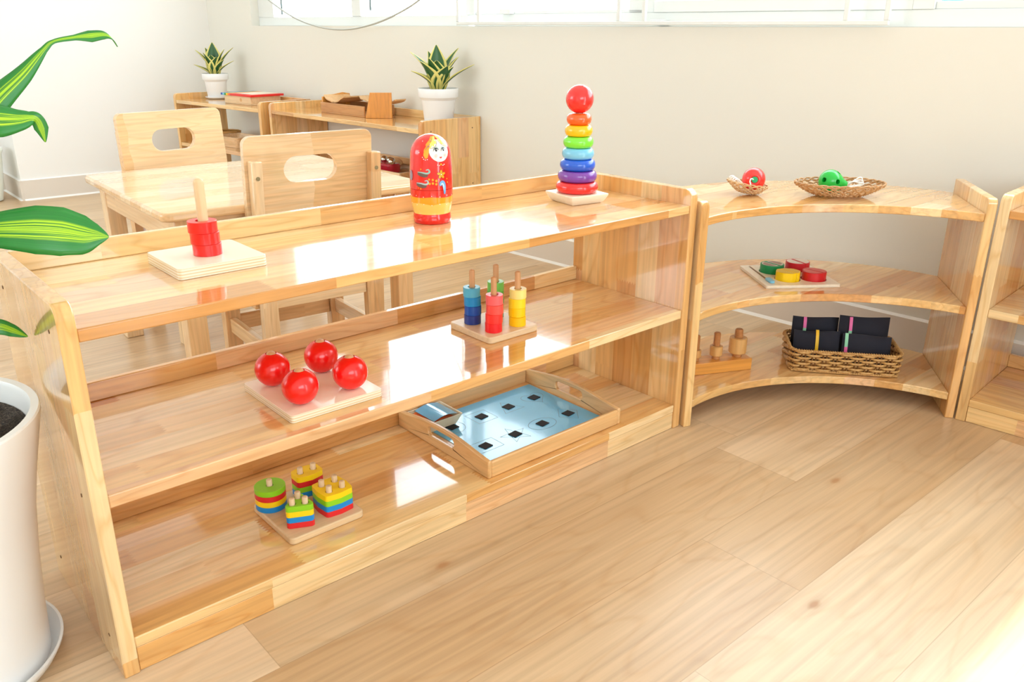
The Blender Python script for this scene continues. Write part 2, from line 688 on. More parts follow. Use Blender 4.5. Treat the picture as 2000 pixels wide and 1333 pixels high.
bm = bmesh.new()
box(bm, 0.82, 2.2, 4.30, 5.2, 0, 2.7)
box(bm, -3.1, 0.82, 4.72, 5.2, 0, 2.7)
struct(link('wall_left', bm, WALLL, smooth=False))

bm = bmesh.new()                # behind the camera: a door opening and a wide window
Y0, Y1 = -3.62, -3.5
for a, b, z0, z1 in ((-3.1, -2.4, 0, 2.7), (-2.4, 0.2, 0, 0.9), (-2.4, 0.2, 2.2, 2.7), (0.2, 0.80, 0, 2.7), (0.80, 1.40, 2.1, 2.7), (1.40, 2.75, 0, 2.7)):
    box(bm, a, b, Y0, Y1, z0, z1)
struct(link('wall_right', bm, WALLL, smooth=False))
bm = bmesh.new()
for a, b, z0, z1 in ((-3.5, 1.4, 0, 2.7), (3.8, 4.72, 0, 2.7), (1.4, 3.8, 0, 0.8), (1.4, 3.8, 2.2, 2.7)):
    box(bm, -3.1, -3.0, a, b, z0, z1)
struct(link('wall_front', bm, WALLL, smooth=False))


def baseboard(name, p0, p1, h=0.113, t=0.012):
    """Runs from p0 to p1 with the room on its right-hand side."""
    p0, p1 = Vector(p0), Vector(p1)
    ln = (p1 - p0).length
    o = None
    bm = bmesh.new()
    box(bm, 0, ln, -t, 0, 0, h)
    o = struct(link(name, bm, BASEM, smooth=False))
    o.location = (p0.x, p0.y, 0)
    o.rotation_euler = (0, 0, math.atan2(p1.y - p0.y, p1.x - p0.x))
    bm = bmesh.new()
    prism(bm, [(-t, 0), (-t, 0.009), (-t - 0.009, 0)], 0, ln, 'x')
    prism(bm, [(-t, h), (0, h), (0, h + 0.006)], 0, ln, 'x')
    link('caulk_line', bm, CAULK, o, smooth=False)
    return o


q0, q1 = wp(3.99, 0, 0), wp(SA + 0.02, 0, 0)
baseboard('baseboard_back', (q0.x, q0.y, 0), (q1.x, q1.y, 0))
baseboard('baseboard_left', (0.8202, 4.30, 0), (2.02, 4.30, 0))
baseboard('baseboard_left_return', (0.82, 4.72, 0), (0.82, 4.288, 0))
baseboard('baseboard_left_far', (-3.0, 4.72, 0), (0.808, 4.72, 0))


def wbox(bm, n0, n1, s0, s1, z0, z1):
    box(bm, n0, n1, s0, s1, z0, z1)


def wpart(name, lst, mat, parent, bev=0.002):
    bm = bmesh.new()
    for b in lst:
        box(bm, *b)
    return link(name, bm, mat, parent, bev)


def wroot(name):
    o = bpy.data.objects.new(name, None)
    o.empty_display_size = 0.1
    COL.objects.link(o)
    o.location = WO
    o.rotation_euler = (0, 0, WR)
    return struct(o)


# left window: two sashes, bright sky behind
w1 = wroot('window_1')
Fa, Fb = 0.05, 0.10
wpart('frame', [(Fa, Fb, 1.64, 3.467, 0.952, 0.998), (Fa, Fb, 1.64, 3.467, 2.06, 2.1),
                (Fa, Fb, 3.30, 3.467, 0.998, 2.06), (Fa, Fb, 1.60, 1.655, 0.998, 2.06)], FRAMEM, w1)
wpart('mullion', [(Fa - 0.004, Fb, 2.445, 2.52, 0.998, 2.06)], FRAMEM, w1)
wpart('pane', [(0.073, 0.077, 2.52, 3.30, 0.998, 2.06)], GLASS, w1, 0)
wpart('pane', [(0.073, 0.077, 1.655, 2.445, 0.998, 2.06)], GLASS, w1, 0)
wpart('gasket', [(0.066, 0.072, 3.232, 3.240, 1.012, 2.06)], DARKG, w1, 0)
wpart('gasket', [(0.066, 0.072, 2.385, 2.392, 1.025, 2.06)], DARKG, w1, 0)

# right window with deeper bottom rail, behind the white safety grille
w2 = wroot('window_2')
wpart('frame', [(Fa, Fb, -1.75, 1.60, 0.952, 1.0), (Fa, Fb, -1.75, 1.60, 2.06, 2.1),
                (Fa, Fb, -1.75, -1.69, 1.0, 2.06)], FRAMEM, w2)
wpart('sash', [(0.058, 0.092, 0.70, 1.60, 1.0, 1.012), (0.058, 0.092, 0.64, 0.76, 1.0, 2.06)], FRAMEM, w2)
wpart('sash', [(0.045, 0.085, -0.27, 0.64, 1.0, 1.038), (0.045, 0.085, -0.33, -0.27, 1.0, 2.06)], FRAMEM, w2)
wpart('sash', [(0.058, 0.092, -1.69, -0.33, 1.0, 1.022)], FRAMEM, w2)
wpart('pane', [(0.073, 0.077, 0.76, 1.60, 1.012, 2.06)], GLASS, w2, 0)
wpart('pane', [(0.063, 0.067, -0.27, 0.64, 1.038, 2.06)], GLASS, w2, 0)
wpart('pane', [(0.073, 0.077, -1.69, -0.33, 1.022, 2.06)], GLASS, w2, 0)
wpart('latch', [(0.03, 0.058, 1.36, 1.42, 1.0, 1.02)], FRAMEM, w2)
wpart('bracket', [(0.0, 0.06, 0.57, 0.62, 0.965, 0.975)], FRAMEM, w2)
gr = bpy.data.objects.new('window_grille', None)
COL.objects.link(gr)
gr.location = WO
gr.rotation_euler = (0, 0, WR)
tag(gr, 'white metal safety grille across the right window, bottom rail above the wall', 'window grille')
G0, G1 = -0.026, -0.012
wpart('bottom_rail', [(G0, G1, -0.236, 1.634, 0.957, 0.970)], FRAMEM, gr)
wpart('top_rail', [(G0, G1, -0.236, 1.634, 2.06, 2.075)], FRAMEM, gr)
for s in (1.627, 1.495, 0.745, 0.632, -0.108, -0.229):
    wpart('upright_bar', [(G0, G1, s - 0.007, s + 0.007, 0.970, 2.06)], FRAMEM, gr)
for s in (1.627, -0.229):
    for z in (1.2, 1.9):
        wpart('wall_bracket', [(G1, 0.0, s - 0.008, s + 0.008, z, z + 0.02), (0.0, 0.05, s - 0.008, s + 0.008, z, z + 0.02)], FRAMEM, gr, 0)

# painted picket fence outside, only its tops show over the sash
fe = bpy.data.objects.new('painted_fence', None)
COL.objects.link(fe)
fe.location = WO
fe.rotation_euler = (0, 0, WR)
tag(fe, 'painted picket fence in blue, teal and sand outside the right window', 'fence')
cols = [(60, 150, 190), (236, 204, 160), (120, 205, 205), (250, 250, 245)]
wpart('fence_rail', [(1.34, 1.37, -0.95, 0.75, 0.5, 0.56)], paint('white_paint', (245, 245, 240), 0.5), fe)
for i in range(14):
    s = -0.86 + i * 0.115
    bm = bmesh.new()
    prism(bm, [(s - 0.05, 0.0), (s + 0.05, 0.0), (s + 0.05, 1.05), (s, 1.14), (s - 0.05, 1.05)], 1.30, 1.325, 'x')
    link('picket', bm, paint('picket_paint_%d' % (i % 4), cols[i % 4], 0.5), fe, smooth=False)

# frames behind the camera
d1 = bpy.data.objects.new('door_1', None)
COL.objects.link(d1)
struct(d1)
wpart('door_frame', [(0.80, 0.84, -3.60, -3.52, 0, 2.1), (1.36, 1.40, -3.60, -3.52, 0, 2.1), (0.84, 1.36, -3.60, -3.52, 2.06, 2.1)], FRAMEM, d1)
w3 = bpy.data.objects.new('window_3', None)
COL.objects.link(w3)
struct(w3)
wpart('frame', [(-2.4, 0.2, -3.59, -3.54, 0.9, 0.95), (-2.4, 0.2, -3.59, -3.54, 2.15, 2.2), (-2.4, -2.35, -3.59, -3.54, 0.95, 2.15),
                (0.15, 0.2, -3.59, -3.54, 0.95, 2.15), (-1.13, -1.07, -3.59, -3.54, 0.95, 2.15)], FRAMEM, w3)
wpart('pane', [(-2.35, -1.13, -3.567, -3.563, 0.95, 2.15)], GLASS, w3, 0)
wpart('pane', [(-1.07, 0.15, -3.567, -3.563, 0.95, 2.15)], GLASS, w3, 0)
w4 = bpy.data.objects.new('added_fill_window', None)  # unseen window, added to brighten the back left of the room
COL.objects.link(w4)
struct(w4)
wpart('frame', [(-3.07, -3.02, 1.4, 3.8, 0.8, 0.85), (-3.07, -3.02, 1.4, 3.8, 2.15, 2.2), (-3.07, -3.02, 1.4, 1.45, 0.85, 2.15),
                (-3.07, -3.02, 3.75, 3.8, 0.85, 2.15), (-3.07, -3.02, 2.57, 2.63, 0.85, 2.15)], FRAMEM, w4)
wpart('pane', [(-3.047, -3.043, 1.45, 2.57, 0.85, 2.15)], GLASS, w4, 0)
wpart('pane', [(-3.047, -3.043, 2.63, 3.75, 0.85, 2.15)], GLASS, w4, 0)

# loose cable looping below the left window
cb = bmesh.new()
pts = spline([(2.03, 3.66, 1.30), (2.035, 3.56, 1.13), (2.05, 3.5, 1.086), (2.05, 3.246, 1.0), (2.05, 2.976, 0.949), (2.05, 2.721, 0.935), (2.05, 2.484, 0.954), (2.05, 2.263, 0.997), (2.06, 2.079, 1.058), (2.08, 1.95, 1.14), (2.105, 1.86, 1.30)], 8)
tube(cb, pts, 0.0042, sides=8)
tag(link('cable', cb, paint('grey_cable', (176, 178, 170), 0.5)), 'grey cable hanging in a loop across the bottom of the left window', 'cable')

# ================================================================== SHELF UNITS
def side_panel(root, x0, x1, D, H, rt=0.022):
    bm = bmesh.new()
    poly = [(0, 0), (D, 0), (D, H - 0.004), (D - 0.004, H)] + [(rt + rt * math.cos(R(90 + 15 * i)), H - rt + rt * math.sin(R(90 + 15 * i))) for i in range(7)]
    prism(bm, poly, x0, x1, 'x')
    return link('side_panel', bm, honey('z'), root, 0.002)


def shelf_unit(label, loc, rz, Ln, D, H, group, t=0.0235):
    root = thing('shelf_unit', label, 'shelf', loc, rz, group)
    k = H / 0.6
    zb, zm, zt = 0.0633 * k, 0.3123 * k, H - 0.0363
    tb, lt, lh = 0.0195, 0.0145, 0.0358
    l, r = side_panel(root, 0, t, D, H), side_panel(root, Ln - t, Ln, D, H)
    for s, px, a in ((l, 0.0, -1), (r, Ln, 1)):
        for y in (0.05, D - 0.05):
            for z in (zb - 0.01, zm - 0.011, zt - 0.01):
                bm = bmesh.new()
                prism(bm, circ(y, z, 0.0030, 10), px - 0.0006, px + 0.0006, 'x')
                link('screw_plug', bm, PLUG, s, smooth=False)
    i = 0.003
    part_box('top_board', (t, Ln - t, i, D, zt - 0.019, zt), honey('x'), root)
    part_box('middle_board', (t, Ln - t, i, D, zm - 0.0215, zm), honey('x'), root)
    part_box('bottom_board', (t, Ln - t, i, D, zb - tb, zb), honey('x'), root)
    part_box('kick_board', (t + 0.0008, Ln - t - 0.0008, i + 0.001, i + 0.02, 0.0005, zb - tb), honey('x'), root, 0.001)
    for z in (zt, zm, zb):
        part_box('back_rail', (t, Ln - t, D - lt, D, z, (H if z == zt else z + lh)), honey('x'), root)
    return root, zb, zm, zt


main, ZB, ZM, ZT = shelf_unit('large honey wood shelf unit in the foreground, three open shelves of toys', (0, 0, 0), 0, 1.3496, 0.3699, 0.6, 'honey wood shelf units')
BR = R(-90) + WR
far2, _, fm2, ft2 = shelf_unit('honey wood shelf unit against the window wall, snake plant on its near end', (1.764, 3.03, 0), BR, 1.25, 0.335, 0.58, 'honey wood shelf units')
far1, _, fm1, ft1 = shelf_unit('farthest wood shelf unit, in the room corner with a snake plant in the middle', (1.625, 3.972, 0), R(-90 + 7.5), 0.90, 0.32, 0.58, 'honey wood shelf units')
rs, _, _, _ = shelf_unit('wood shelf unit at the right edge of the photo beside the curved corner unit', (1.926, -0.4395, 0), R(-90 + 4.5), 1.2, 0.335, 0.583, 'honey wood shelf units')

# ---- curved corner unit
CB = Vector((1.643, -0.219, 0))
cu = thing('corner_shelf_unit', 'curved honey wood corner shelf unit with concave front edges', 'shelf', CB)
CH, CT, CD = 0.571, 0.0215, 0.30
pA, dA = Vector((1.351, -0.013)), Vector((math.cos(R(71.6)), math.sin(R(71.6))))
pB, dB = Vector((1.915, -0.418)), Vector((math.cos(R(36)), math.sin(R(36))))
nA, nB = Vector((dA.y, -dA.x)), Vector((dB.y, -dB.x))


def corner_panel(p, d, n):
    bm = bmesh.new()
    rt = 0.014
    prof = [(0, 0), (CD, 0), (CD, CH - 0.003), (CD - 0.003, CH)] + [(rt + rt * math.cos(R(90 + 15 * i)), CH - rt + rt * math.sin(R(90 + 15 * i))) for i in range(7)]
    lo = [bm.verts.new((p.x + d.x * a - CB.x, p.y + d.y * a - CB.y, z)) for a, z in prof]
    hi = [bm.verts.new((p.x + d.x * a + n.x * CT - CB.x, p.y + d.y * a + n.y * CT - CB.y, z)) for a, z in prof]
    bm.faces.new(lo)
    bm.faces.new(hi[::-1])
    for i in range(len(prof)):
        j = (i + 1) % len(prof)
        bm.faces.new((lo[i], lo[j], hi[j], hi[i]))
    return link('side_panel', bm, honey('z'), cu, 0.002)


corner_panel(pA, dA, nA)
corner_panel(pB, dB, nB)


def arc_pts(c, a, b, n):
    c = Vector(c)
    va, vb = a - c, b - c
    a0, a1 = math.atan2(va.y, va.x), math.atan2(vb.y, vb.x)
    out = []
    for i in range(n + 1):
        t = i / n
        ang, r = a0 + (a1 - a0) * t, va.length + (vb.length - va.length) * t
        out.append((c.x + r * math.cos(ang), c.y + r * math.sin(ang)))
    return out


fA, fB = pA + nA * CT + dA * 0.004, pB + dB * 0.004
kA, kB = pA + nA * CT + dA * (CD - 0.006), pB + dB * (CD - 0.006)
outline = arc_pts((1.427, -0.505), fA, fB, 36) + arc_pts((1.613, -0.251), kB, kA, 28)
for nm, z in (('top_board', 0.534), ('middle_board', 0.300), ('bottom_board', 0.068)):
    bm = bmesh.new()
    prism(bm, [(a - CB.x, b - CB.y) for a, b in outline], z - 0.0205, z)
    link(nm, bm, honey('x'), cu, 0.002)

# ================================================================== TABLE AND CHAIRS
tb = thing('play_table', 'square low wood table with rounded corners behind the large shelf unit', 'table', (0.842, 1.247, 0), R(-2.2))
bm = bmesh.new()
prism(bm, rrect(-0.382, 0.382, -0.372, 0.372, 0.028), 0.494, 0.517)
link('table_top', bm, pale('x'), tb, 0.007, seg=3)
for sx in (-1, 1):
    for sy in (-1, 1):
        x, y = sx * (0.31 if sx > 0 else 0.322), sy * 0.318
        part_box('leg', (x - 0.026, x + 0.026, y - 0.026, y + 0.026, 0, 0.494), pale('z'), tb, 0.003)
part_box('apron', (-0.345, -0.325, -0.292, 0.292, 0.425, 0.494), pale('y'), tb)
part_box('apron', (0.313, 0.333, -0.292, 0.292, 0.425, 0.494), pale('y'), tb)
part_box('apron', (-0.296, 0.284, -0.338, -0.318, 0.425, 0.494), pale('x'), tb)
part_box('apron', (-0.296, 0.284, 0.318, 0.338, 0.425, 0.494), pale('x'), tb)


def inset_side(v):
    return -1 if v < 0 else 1


def make_chair(label, loc, rz, inset):
    c = thing('child_chair', label, 'chair', loc, rz, 'small wooden chairs at the low table')
    sh = lambda z: -max(0.0, z - 0.30) * 0.09            # the back leans away from the seat
    for s in (-1, 1):
        bm = bmesh.new()
        k = inset if s == inset_side(inset) else 0
        k = abs(k)
        poly = [(0.187 - k, 0), (0.187 - k, 0.63), (0.160 - k, 0.63), (0.160 - k, 0.285), (0.142 - k, 0.285), (0.142 - k, 0)]
        vs0 = [bm.verts.new((s * a, 0.0 + sh(z), z)) for a, z in poly]
        vs1 = [bm.verts.new((s * a, 0.030 + sh(z), z)) for a, z in poly]
        bm.faces.new((vs0[0], vs0[1], vs0[2], vs0[3]))
        bm.faces.new((vs0[0], vs0[3], vs0[4], vs0[5]))
        bm.faces.new((vs1[0], vs1[1], vs1[2], vs1[3]))
        bm.faces.new((vs1[0], vs1[3], vs1[4], vs1[5]))
        for i in range(6):
            j = (i + 1) % 6
            bm.faces.new((vs0[i], vs0[j], vs1[j], vs1[i]))
        rl = link('rear_leg', bm, pale('z'), c, 0.003)
        for z in (0.515, 0.588):
            bm = bmesh.new()
            prism(bm, circ(s * (0.1735 - k), z, 0.0052, 14), sh(z) - 0.0030, sh(z) + 0.002, 'y')
            link('screw', bm, SCREW, rl, smooth=False)
        part_box('front_leg', (s * 0.142, s * 0.187, 0.26, 0.298, 0, 0.276) if s > 0 else (-0.187, -0.142, 0.26, 0.298, 0, 0.276), pale('z'), c, 0.003)
        part_box('side_stretcher', (s * 0.155, s * 0.175, 0.031, 0.259, 0.105, 0.148) if s > 0 else (-0.175, -0.155, 0.031, 0.259, 0.105, 0.148), pale('y'), c)
        part_box('side_rail', (s * 0.155, s * 0.175, 0.031, 0.259, 0.235, 0.276) if s > 0 else (-0.175, -0.155, 0.031, 0.259, 0.235, 0.276), pale('y'), c)
    part_box('front_stretcher', (-0.141, 0.141, 0.268, 0.288, 0.105, 0.148), pale('x'), c)
    part_box('rear_rail', (-0.141, 0.141, 0.006, 0.026, 0.235, 0.276), pale('x'), c)
    bm = bmesh.new()
    prism(bm, rrect(-0.190, 0.190, 0.033, 0.32, 0.02), 0.276, 0.297)
    link('seat', bm, pale('x'), c, 0.005)
    # backrest with a slot to grip
    bm = bmesh.new()
    zb, zt = 0.42, 0.688
    prism_holes(bm, rrect(-0.176, 0.176, zb, zt, 0.022), [[(0.040 * (1 if i < 13 else -1) + 0.034 * math.cos(R(-90 + 15 * i if i < 13 else -90 + 15 * (i - 1))), 0.598 + 0.034 * math.sin(R(-90 + 15 * i if i < 13 else -90 + 15 * (i - 1)))) for i in range(26)]], 0, 0.02)
    for v in bm.verts:
        x, z, d = v.co
        v.co = (x, 0.0305 + d + sh(z), z)
    link('backrest', bm, pale('x'), c, 0.004, seg=3)
    return c


make_chair('wooden child chair with its back to the large shelf unit, pushed under the table', (0.824, 0.838, 0), R(-4.5), -0.019)
make_chair('wooden child chair on the far side of the table, facing the camera', (0.772, 1.685, 0), R(187), 0.022)

# ================================================================== TOYS ON THE LARGE SHELF UNIT
RED = paint('red_toy_paint', (232, 24, 20), 0.28, 0.3)
PEGM = beech('z')


def annulus(name, c, r0, r1, z0, z1, mat, label, cat, group=None, rnd=0.0005, n=48):
    """A disc with a hole, its origin at the middle of its underside."""
    h = z1 - z0
    prof = [(r0, 0), (r1 - rnd, 0), (r1, rnd), (r1, h - rnd), (r1 - rnd, h), (r0, h)]
    bm = bmesh.new()
    lathe(bm, prof, n, close=True)
    o = link(name, bm, mat, ang=30)
    o.location = (c[0], c[1], z0)
    return tag(o, label, cat, group)


def peg(parent, x, y, z0, z1, r, mat, dome=True, name='peg'):
    bm = bmesh.new()
    if dome:
        prof = [(0, z0), (r, z0), (r, z1 - r * 0.8)] + [(r * math.cos(R(15 * i)), z1 - r * 0.8 + r * 0.8 * math.sin(R(15 * i))) for i in range(1, 6)] + [(0, z1)]
    else:
        prof = [(0, z0), (r, z0), (r, z1 - 0.0012), (r - 0.0012, z1), (0, z1)]
    lathe(bm, prof, 24, c=(x, y))
    return link(name, bm, mat, parent, ang=50)


# --- single peg with three red discs (top shelf, left)
b = thing('peg_board', 'thick plywood base with one tall peg, left end of the top shelf', 'peg board', (0.2865, 0.2135, ZT + 0.0002))
bm = bmesh.new()
prism(bm, rrect(-0.0745, 0.0745, -0.0725, 0.0725, 0.008), 0, 0.0185)
link('base_plate', bm, plywood(), b, 0.001)
peg(b, 0.0, -0.004, 0.0186, 0.1450, 0.0084, beech('z'))
lab = ['bottom red disc on the tall peg, resting on the plywood base', 'middle red disc of the three on the tall peg', 'top red disc of the three on the tall peg']
z = ZT + 0.0189
for i, (dx, dy) in enumerate(((0.0015, -0.0005), (0.0, 0.0005), (-0.002, 0.001))):
    annulus('wooden_disc', (0.2865 + dx, 0.2095 + dy), 0.0105, 0.0236, z, z + 0.0188, RED, lab[i], 'disc', 'red discs on the tall peg')
    z += 0.0190

# --- nesting doll
DC = (0.778, 0.2455)
doll = thing('nesting_doll', 'painted red wooden nesting doll with a yellow-haired face', 'nesting doll', (DC[0], DC[1], ZT + 0.0002))
RDOLL = paint('doll_red_lacquer', (226, 30, 24), 0.16, 0.6)
DY, DO = paint('doll_yellow', (248, 196, 96), 0.2, 0.5), paint('doll_orange', (240, 158, 24), 0.2, 0.5)


def doll_prof():
    low = [(0.0, 0.0), (0.0365, 0.0), (0.0385, 0.002), (0.0392, 0.011), (0.0380, 0.0185), (0.0376, 0.0205), (0.0392, 0.028), (0.0410, 0.036), (0.0424, 0.046), (0.0432, 0.058), (0.0436, 0.0705)]
    up = [(0.0435, 0.0712), (0.0436, 0.080), (0.0434, 0.095), (0.0430, 0.110), (0.0422, 0.125), (0.0412, 0.137)]
    dome = [(0.0412 * math.cos(R(a)), 0.137 + 0.0412 * math.sin(R(a))) for a in range(6, 90, 6)] + [(0, 0.1782)]
    return low, up + dome


LOWP, UPP = doll_prof()
ALLP = LOWP[1:] + UPP


def doll_r(t):
    """radius and height of the doll at painted height t (arc length above the shoulder)"""
    if t <= 0.137:
        for (r0, z0), (r1, z1) in zip(ALLP, ALLP[1:]):
            if z0 <= t <= z1 + 1e-9:
                k = (t - z0) / max(z1 - z0, 1e-9)
                return r0 + (r1 - r0) * k, t
        return ALLP[0][0], t
    a = min((t - 0.137) / 0.0412, PI / 2 - 0.02)
    return 0.0412 * math.cos(a), 0.137 + 0.0412 * math.sin(a)


TH0 = R(-125.8)


def dmap(w, t, off):
    th = TH0 + w / 0.0430
    r, z = doll_r(t)
    a = max(0.0, (t - 0.137) / 0.0412)
    return ((r + off * math.cos(a)) * math.cos(th), (r + off * math.cos(a)) * math.sin(th), z + off * math.sin(min(a, PI / 2)))


bm = bmesh.new()
lathe(bm, LOWP + [(0.040, 0.0709), (0, 0.0709)], 72)
low = link('lower_half', bm, [RDOLL, DY, DO], doll, ang=60)
for p in low.data.polygons:
    zc = sum(low.data.vertices[v].co.z for v in p.vertices) / len(p.vertices)
    p.material_index = 1 if 0.0200 < zc < 0.041 else 0
bm = bmesh.new()
lathe(bm, [(0, 0.0711), (0.0425, 0.0711)] + UPP, 72)
upper = link('upper_half', bm, RDOLL, doll, ang=60)
layer = [0]


def decal(name, poly, mat, parent, off=None):
    """A painted patch wrapped on the doll; poly in (sideways, upward) metres, star-shaped about its mean."""
    layer[0] += 1
    off = off if off is not None else 0.00022 + 0.00003 * layer[0]
    cx, cy = sum(p[0] for p in poly) / len(poly), sum(p[1] for p in poly) / len(poly)
    bm = bmesh.new()
    size = max(math.hypot(p[0] - cx, p[1] - cy) for p in poly)
    K = max(1, int(size / 0.004))
    c = bm.verts.new(dmap(cx, cy, off))
    prev = None
    n = len(poly)
    for k in range(1, K + 1):
        ring = [bm.verts.new(dmap(cx + (p[0] - cx) * k / K, cy + (p[1] - cy) * k / K, off)) for p in poly]
        for i in range(n):
            j = (i + 1) % n
            if prev is None:
                bm.faces.new((c, ring[i], ring[j]))
            else:
                bm.faces.new((prev[i], ring[i], ring[j], prev[j]))
        prev = ring
    return link(name, bm, mat, parent, ang=80)


def ell(cx, cy, a, b, n=24, rot=0, a0=0, a1=360):
    out = []
    for i in range(n):
        t = R(a0 + (a1 - a0) * i / n)
        x, y = a * math.cos(t), b * math.sin(t)
        out.append((cx + x * math.cos(rot) - y * math.sin(rot), cy + x * math.sin(rot) + y * math.cos(rot)))
    return out


def stroke(pts, w):
    """closed outline of a tapering brush stroke"""
    p = spline([(a, b, 0) for a, b in pts], 5)
    n = len(p)
    l, r = [], []
    for i in range(n):
        t = (p[min(i + 1, n - 1)] - p[max(i - 1, 0)]).normalized()
        k = w * (0.35 + 0.65 * math.sin(PI * min(1, (i + 1) / (n + 1))))
        l.append((p[i].x - t.y * k, p[i].y + t.x * k))
        r.append((p[i].x + t.y * k, p[i].y - t.x * k))
    return l + r[::-1]


def ribbon(name, pts, w, mat, parent):
    layer[0] += 1
    off = 0.00022 + 0.00003 * layer[0]
    p = spline([(a, b, 0) for a, b in pts], 6)
    n = len(p)
    bm = bmesh.new()
    prev = None
    for i in range(n):
        t = (p[min(i + 1, n - 1)] - p[max(i - 1, 0)]).normalized()
        k = w * (0.3 + 0.7 * math.sin(PI * (i + 0.5) / n))
        a = bm.verts.new(dmap(p[i].x - t.y * k, p[i].y + t.x * k, off))
        b_ = bm.verts.new(dmap(p[i].x + t.y * k, p[i].y - t.x * k, off))
        if prev:
            bm.faces.new((prev[0], a, b_, prev[1]))
        prev = (a, b_)
    return link(name, bm, mat, parent, ang=80)


WHT = paint('doll_white_dot', (250, 246, 238), 0.3)
# wavy orange band round the lower half, scalloped where it meets the yellow
bm = bmesh.new()
nn = 120
for k in range(nn):
    pass
ringlo = [bm.verts.new(dmap(2 * PI * 0.043 * i / nn, 0.0425 + 0.0035 * abs(math.sin(2.5 * PI * i / nn * 2)) - 0.002, 0.0003)) for i in range(nn)]
ringmi = [bm.verts.new(dmap(2 * PI * 0.043 * i / nn, 0.0490, 0.0003)) for i in range(nn)]
ringhi = [bm.verts.new(dmap(2 * PI * 0.043 * i / nn, 0.0575 - 0.0022 * abs(math.sin(2 * PI * i / nn * 2)), 0.0003)) for i in range(nn)]
for a, b_ in ((ringlo, ringmi), (ringmi, ringhi)):
    for i in range(nn):
        j = (i + 1) % nn
        bm.faces.new((a[i], a[j], b_[j], b_[i]))
link('orange_band', bm, DO, low, ang=80)
bm = bmesh.new()
for i in range(16):
    for t in (0.0595 - 0.002 * (i % 2), 0.0405 + 0.002 * (i % 2)):
        w = 2 * PI * 0.043 * i / 16
        x, y, z = dmap(w, t, 0.0004)
        nrm = Vector((x, y, 0)).normalized()
        tv = Vector((-nrm.y, nrm.x, 0))
        vs = [bm.verts.new(Vector((x, y, z)) + tv * 0.0009 * math.cos(R(a)) + Vector((0, 0, 0.0009 * math.sin(R(a))))) for a in range(0, 360, 45)]
        bm.faces.new(vs)
link('white_dots', bm, WHT, low, smooth=False)
FC = 0.0205                     # the face looks a little to the right of the camera
face = decal('face', ell(FC, 0.1505, 0.0238, 0.0232, 36), paint('doll_face_white', (250, 240, 230), 0.25, 0.4), upper)
decal('scarf', [(-0.004, 0.172), (-0.011, 0.163), (-0.0145, 0.150), (-0.0150, 0.140), (-0.0110, 0.1335), (-0.0060, 0.1355), (-0.0030, 0.146), (-0.0010, 0.158), (0.0060, 0.172), (0.0140, 0.184), (0.0020, 0.184)], paint('doll_scarf_orange', (238, 164, 30), 0.25, 0.4), upper, 0.00030)
HAIR = paint('doll_hair_yellow', (252, 222, 104), 0.25, 0.4)
decal('hair', [(-0.0035, 0.1535), (-0.0040, 0.163), (0.001, 0.174), (0.010, 0.183), (0.0195, 0.186), (0.0192, 0.1705), (0.0155, 0.1635), (0.0090, 0.1565), (0.0, 0.1545)], HAIR, upper)
decal('hair', [(0.0215, 0.186), (0.031, 0.183), (0.040, 0.174), (0.0435, 0.163), (0.0430, 0.1560), (0.0365, 0.1560), (0.0285, 0.1625), (0.0220, 0.1705)], HAIR, upper)
BROWN = paint('doll_brown_line', (120, 44, 20), 0.4)
ribbon('hair_line', [(-0.003, 0.1530), (0.009, 0.1558), (0.0165, 0.1640), (0.0203, 0.1780)], 0.0005, BROWN, upper)
ribbon('hair_line', [(0.0207, 0.1780), (0.0245, 0.1675), (0.0325, 0.1585), (0.0430, 0.1540)], 0.0005, BROWN, upper)
LILAC = paint('doll_lilac', (150, 80, 120), 0.4)
for q in ([(-0.012, 0.150), (-0.006, 0.157), (-0.001, 0.156)], [(-0.009, 0.161), (-0.004, 0.157), (-0.002, 0.166)], [(-0.004, 0.171), (0.003, 0.170), (0.004, 0.177)]):
    ribbon('scarf_line', q, 0.0006, LILAC, upper)
EYEB, EYEW, EYEG = paint('doll_eye_black', (30, 24, 22), 0.3), paint('doll_eye_white', (250, 250, 246), 0.3), paint('doll_eye_shadow', (150, 176, 170), 0.3)
for ex in (0.0125, 0.0300):
    e = decal('eye_shadow', ell(ex, 0.1515, 0.0062, 0.0046, 20), EYEG, face)
    decal('eye_white', ell(ex, 0.1502, 0.0056, 0.0030, 20), EYEW, e)
    decal('iris', ell(ex, 0.1503, 0.0026, 0.0029, 18), EYEB, e)
    decal('eye_glint', ell(ex + 0.0007, 0.1512, 0.0007, 0.0007, 10), EYEW, e)
    ribbon('lashes', [(ex - 0.0068, 0.1480), (ex - 0.0035, 0.1526), (ex + 0.001, 0.1538), (ex + 0.0065, 0.1500)], 0.0008, EYEB, e)
    ribbon('eyebrow', [(ex - 0.0055, 0.1555), (ex + 0.0005, 0.1575), (ex + 0.0060, 0.1555)], 0.0004, EYEG, e)
decal('mouth', [(0.0180, 0.1365), (0.0200, 0.1372), (0.0215, 0.1366), (0.0230, 0.1372), (0.0250, 0.1365), (0.0215, 0.1335)], paint('doll_lip_red', (216, 30, 30), 0.3), face)
CHK = paint('doll_cheek_pink', (250, 206, 200), 0.3)
decal('cheek', ell(0.0115, 0.1395, 0.0034, 0.0034, 18), CHK, face)
decal('cheek', ell(0.0330, 0.1395, 0.0034, 0.0034, 18), CHK, face)
TEAL, TAUPE = paint('doll_teal_stroke', (150, 196, 190), 0.3), paint('doll_taupe_stroke', (104, 84, 78), 0.3)
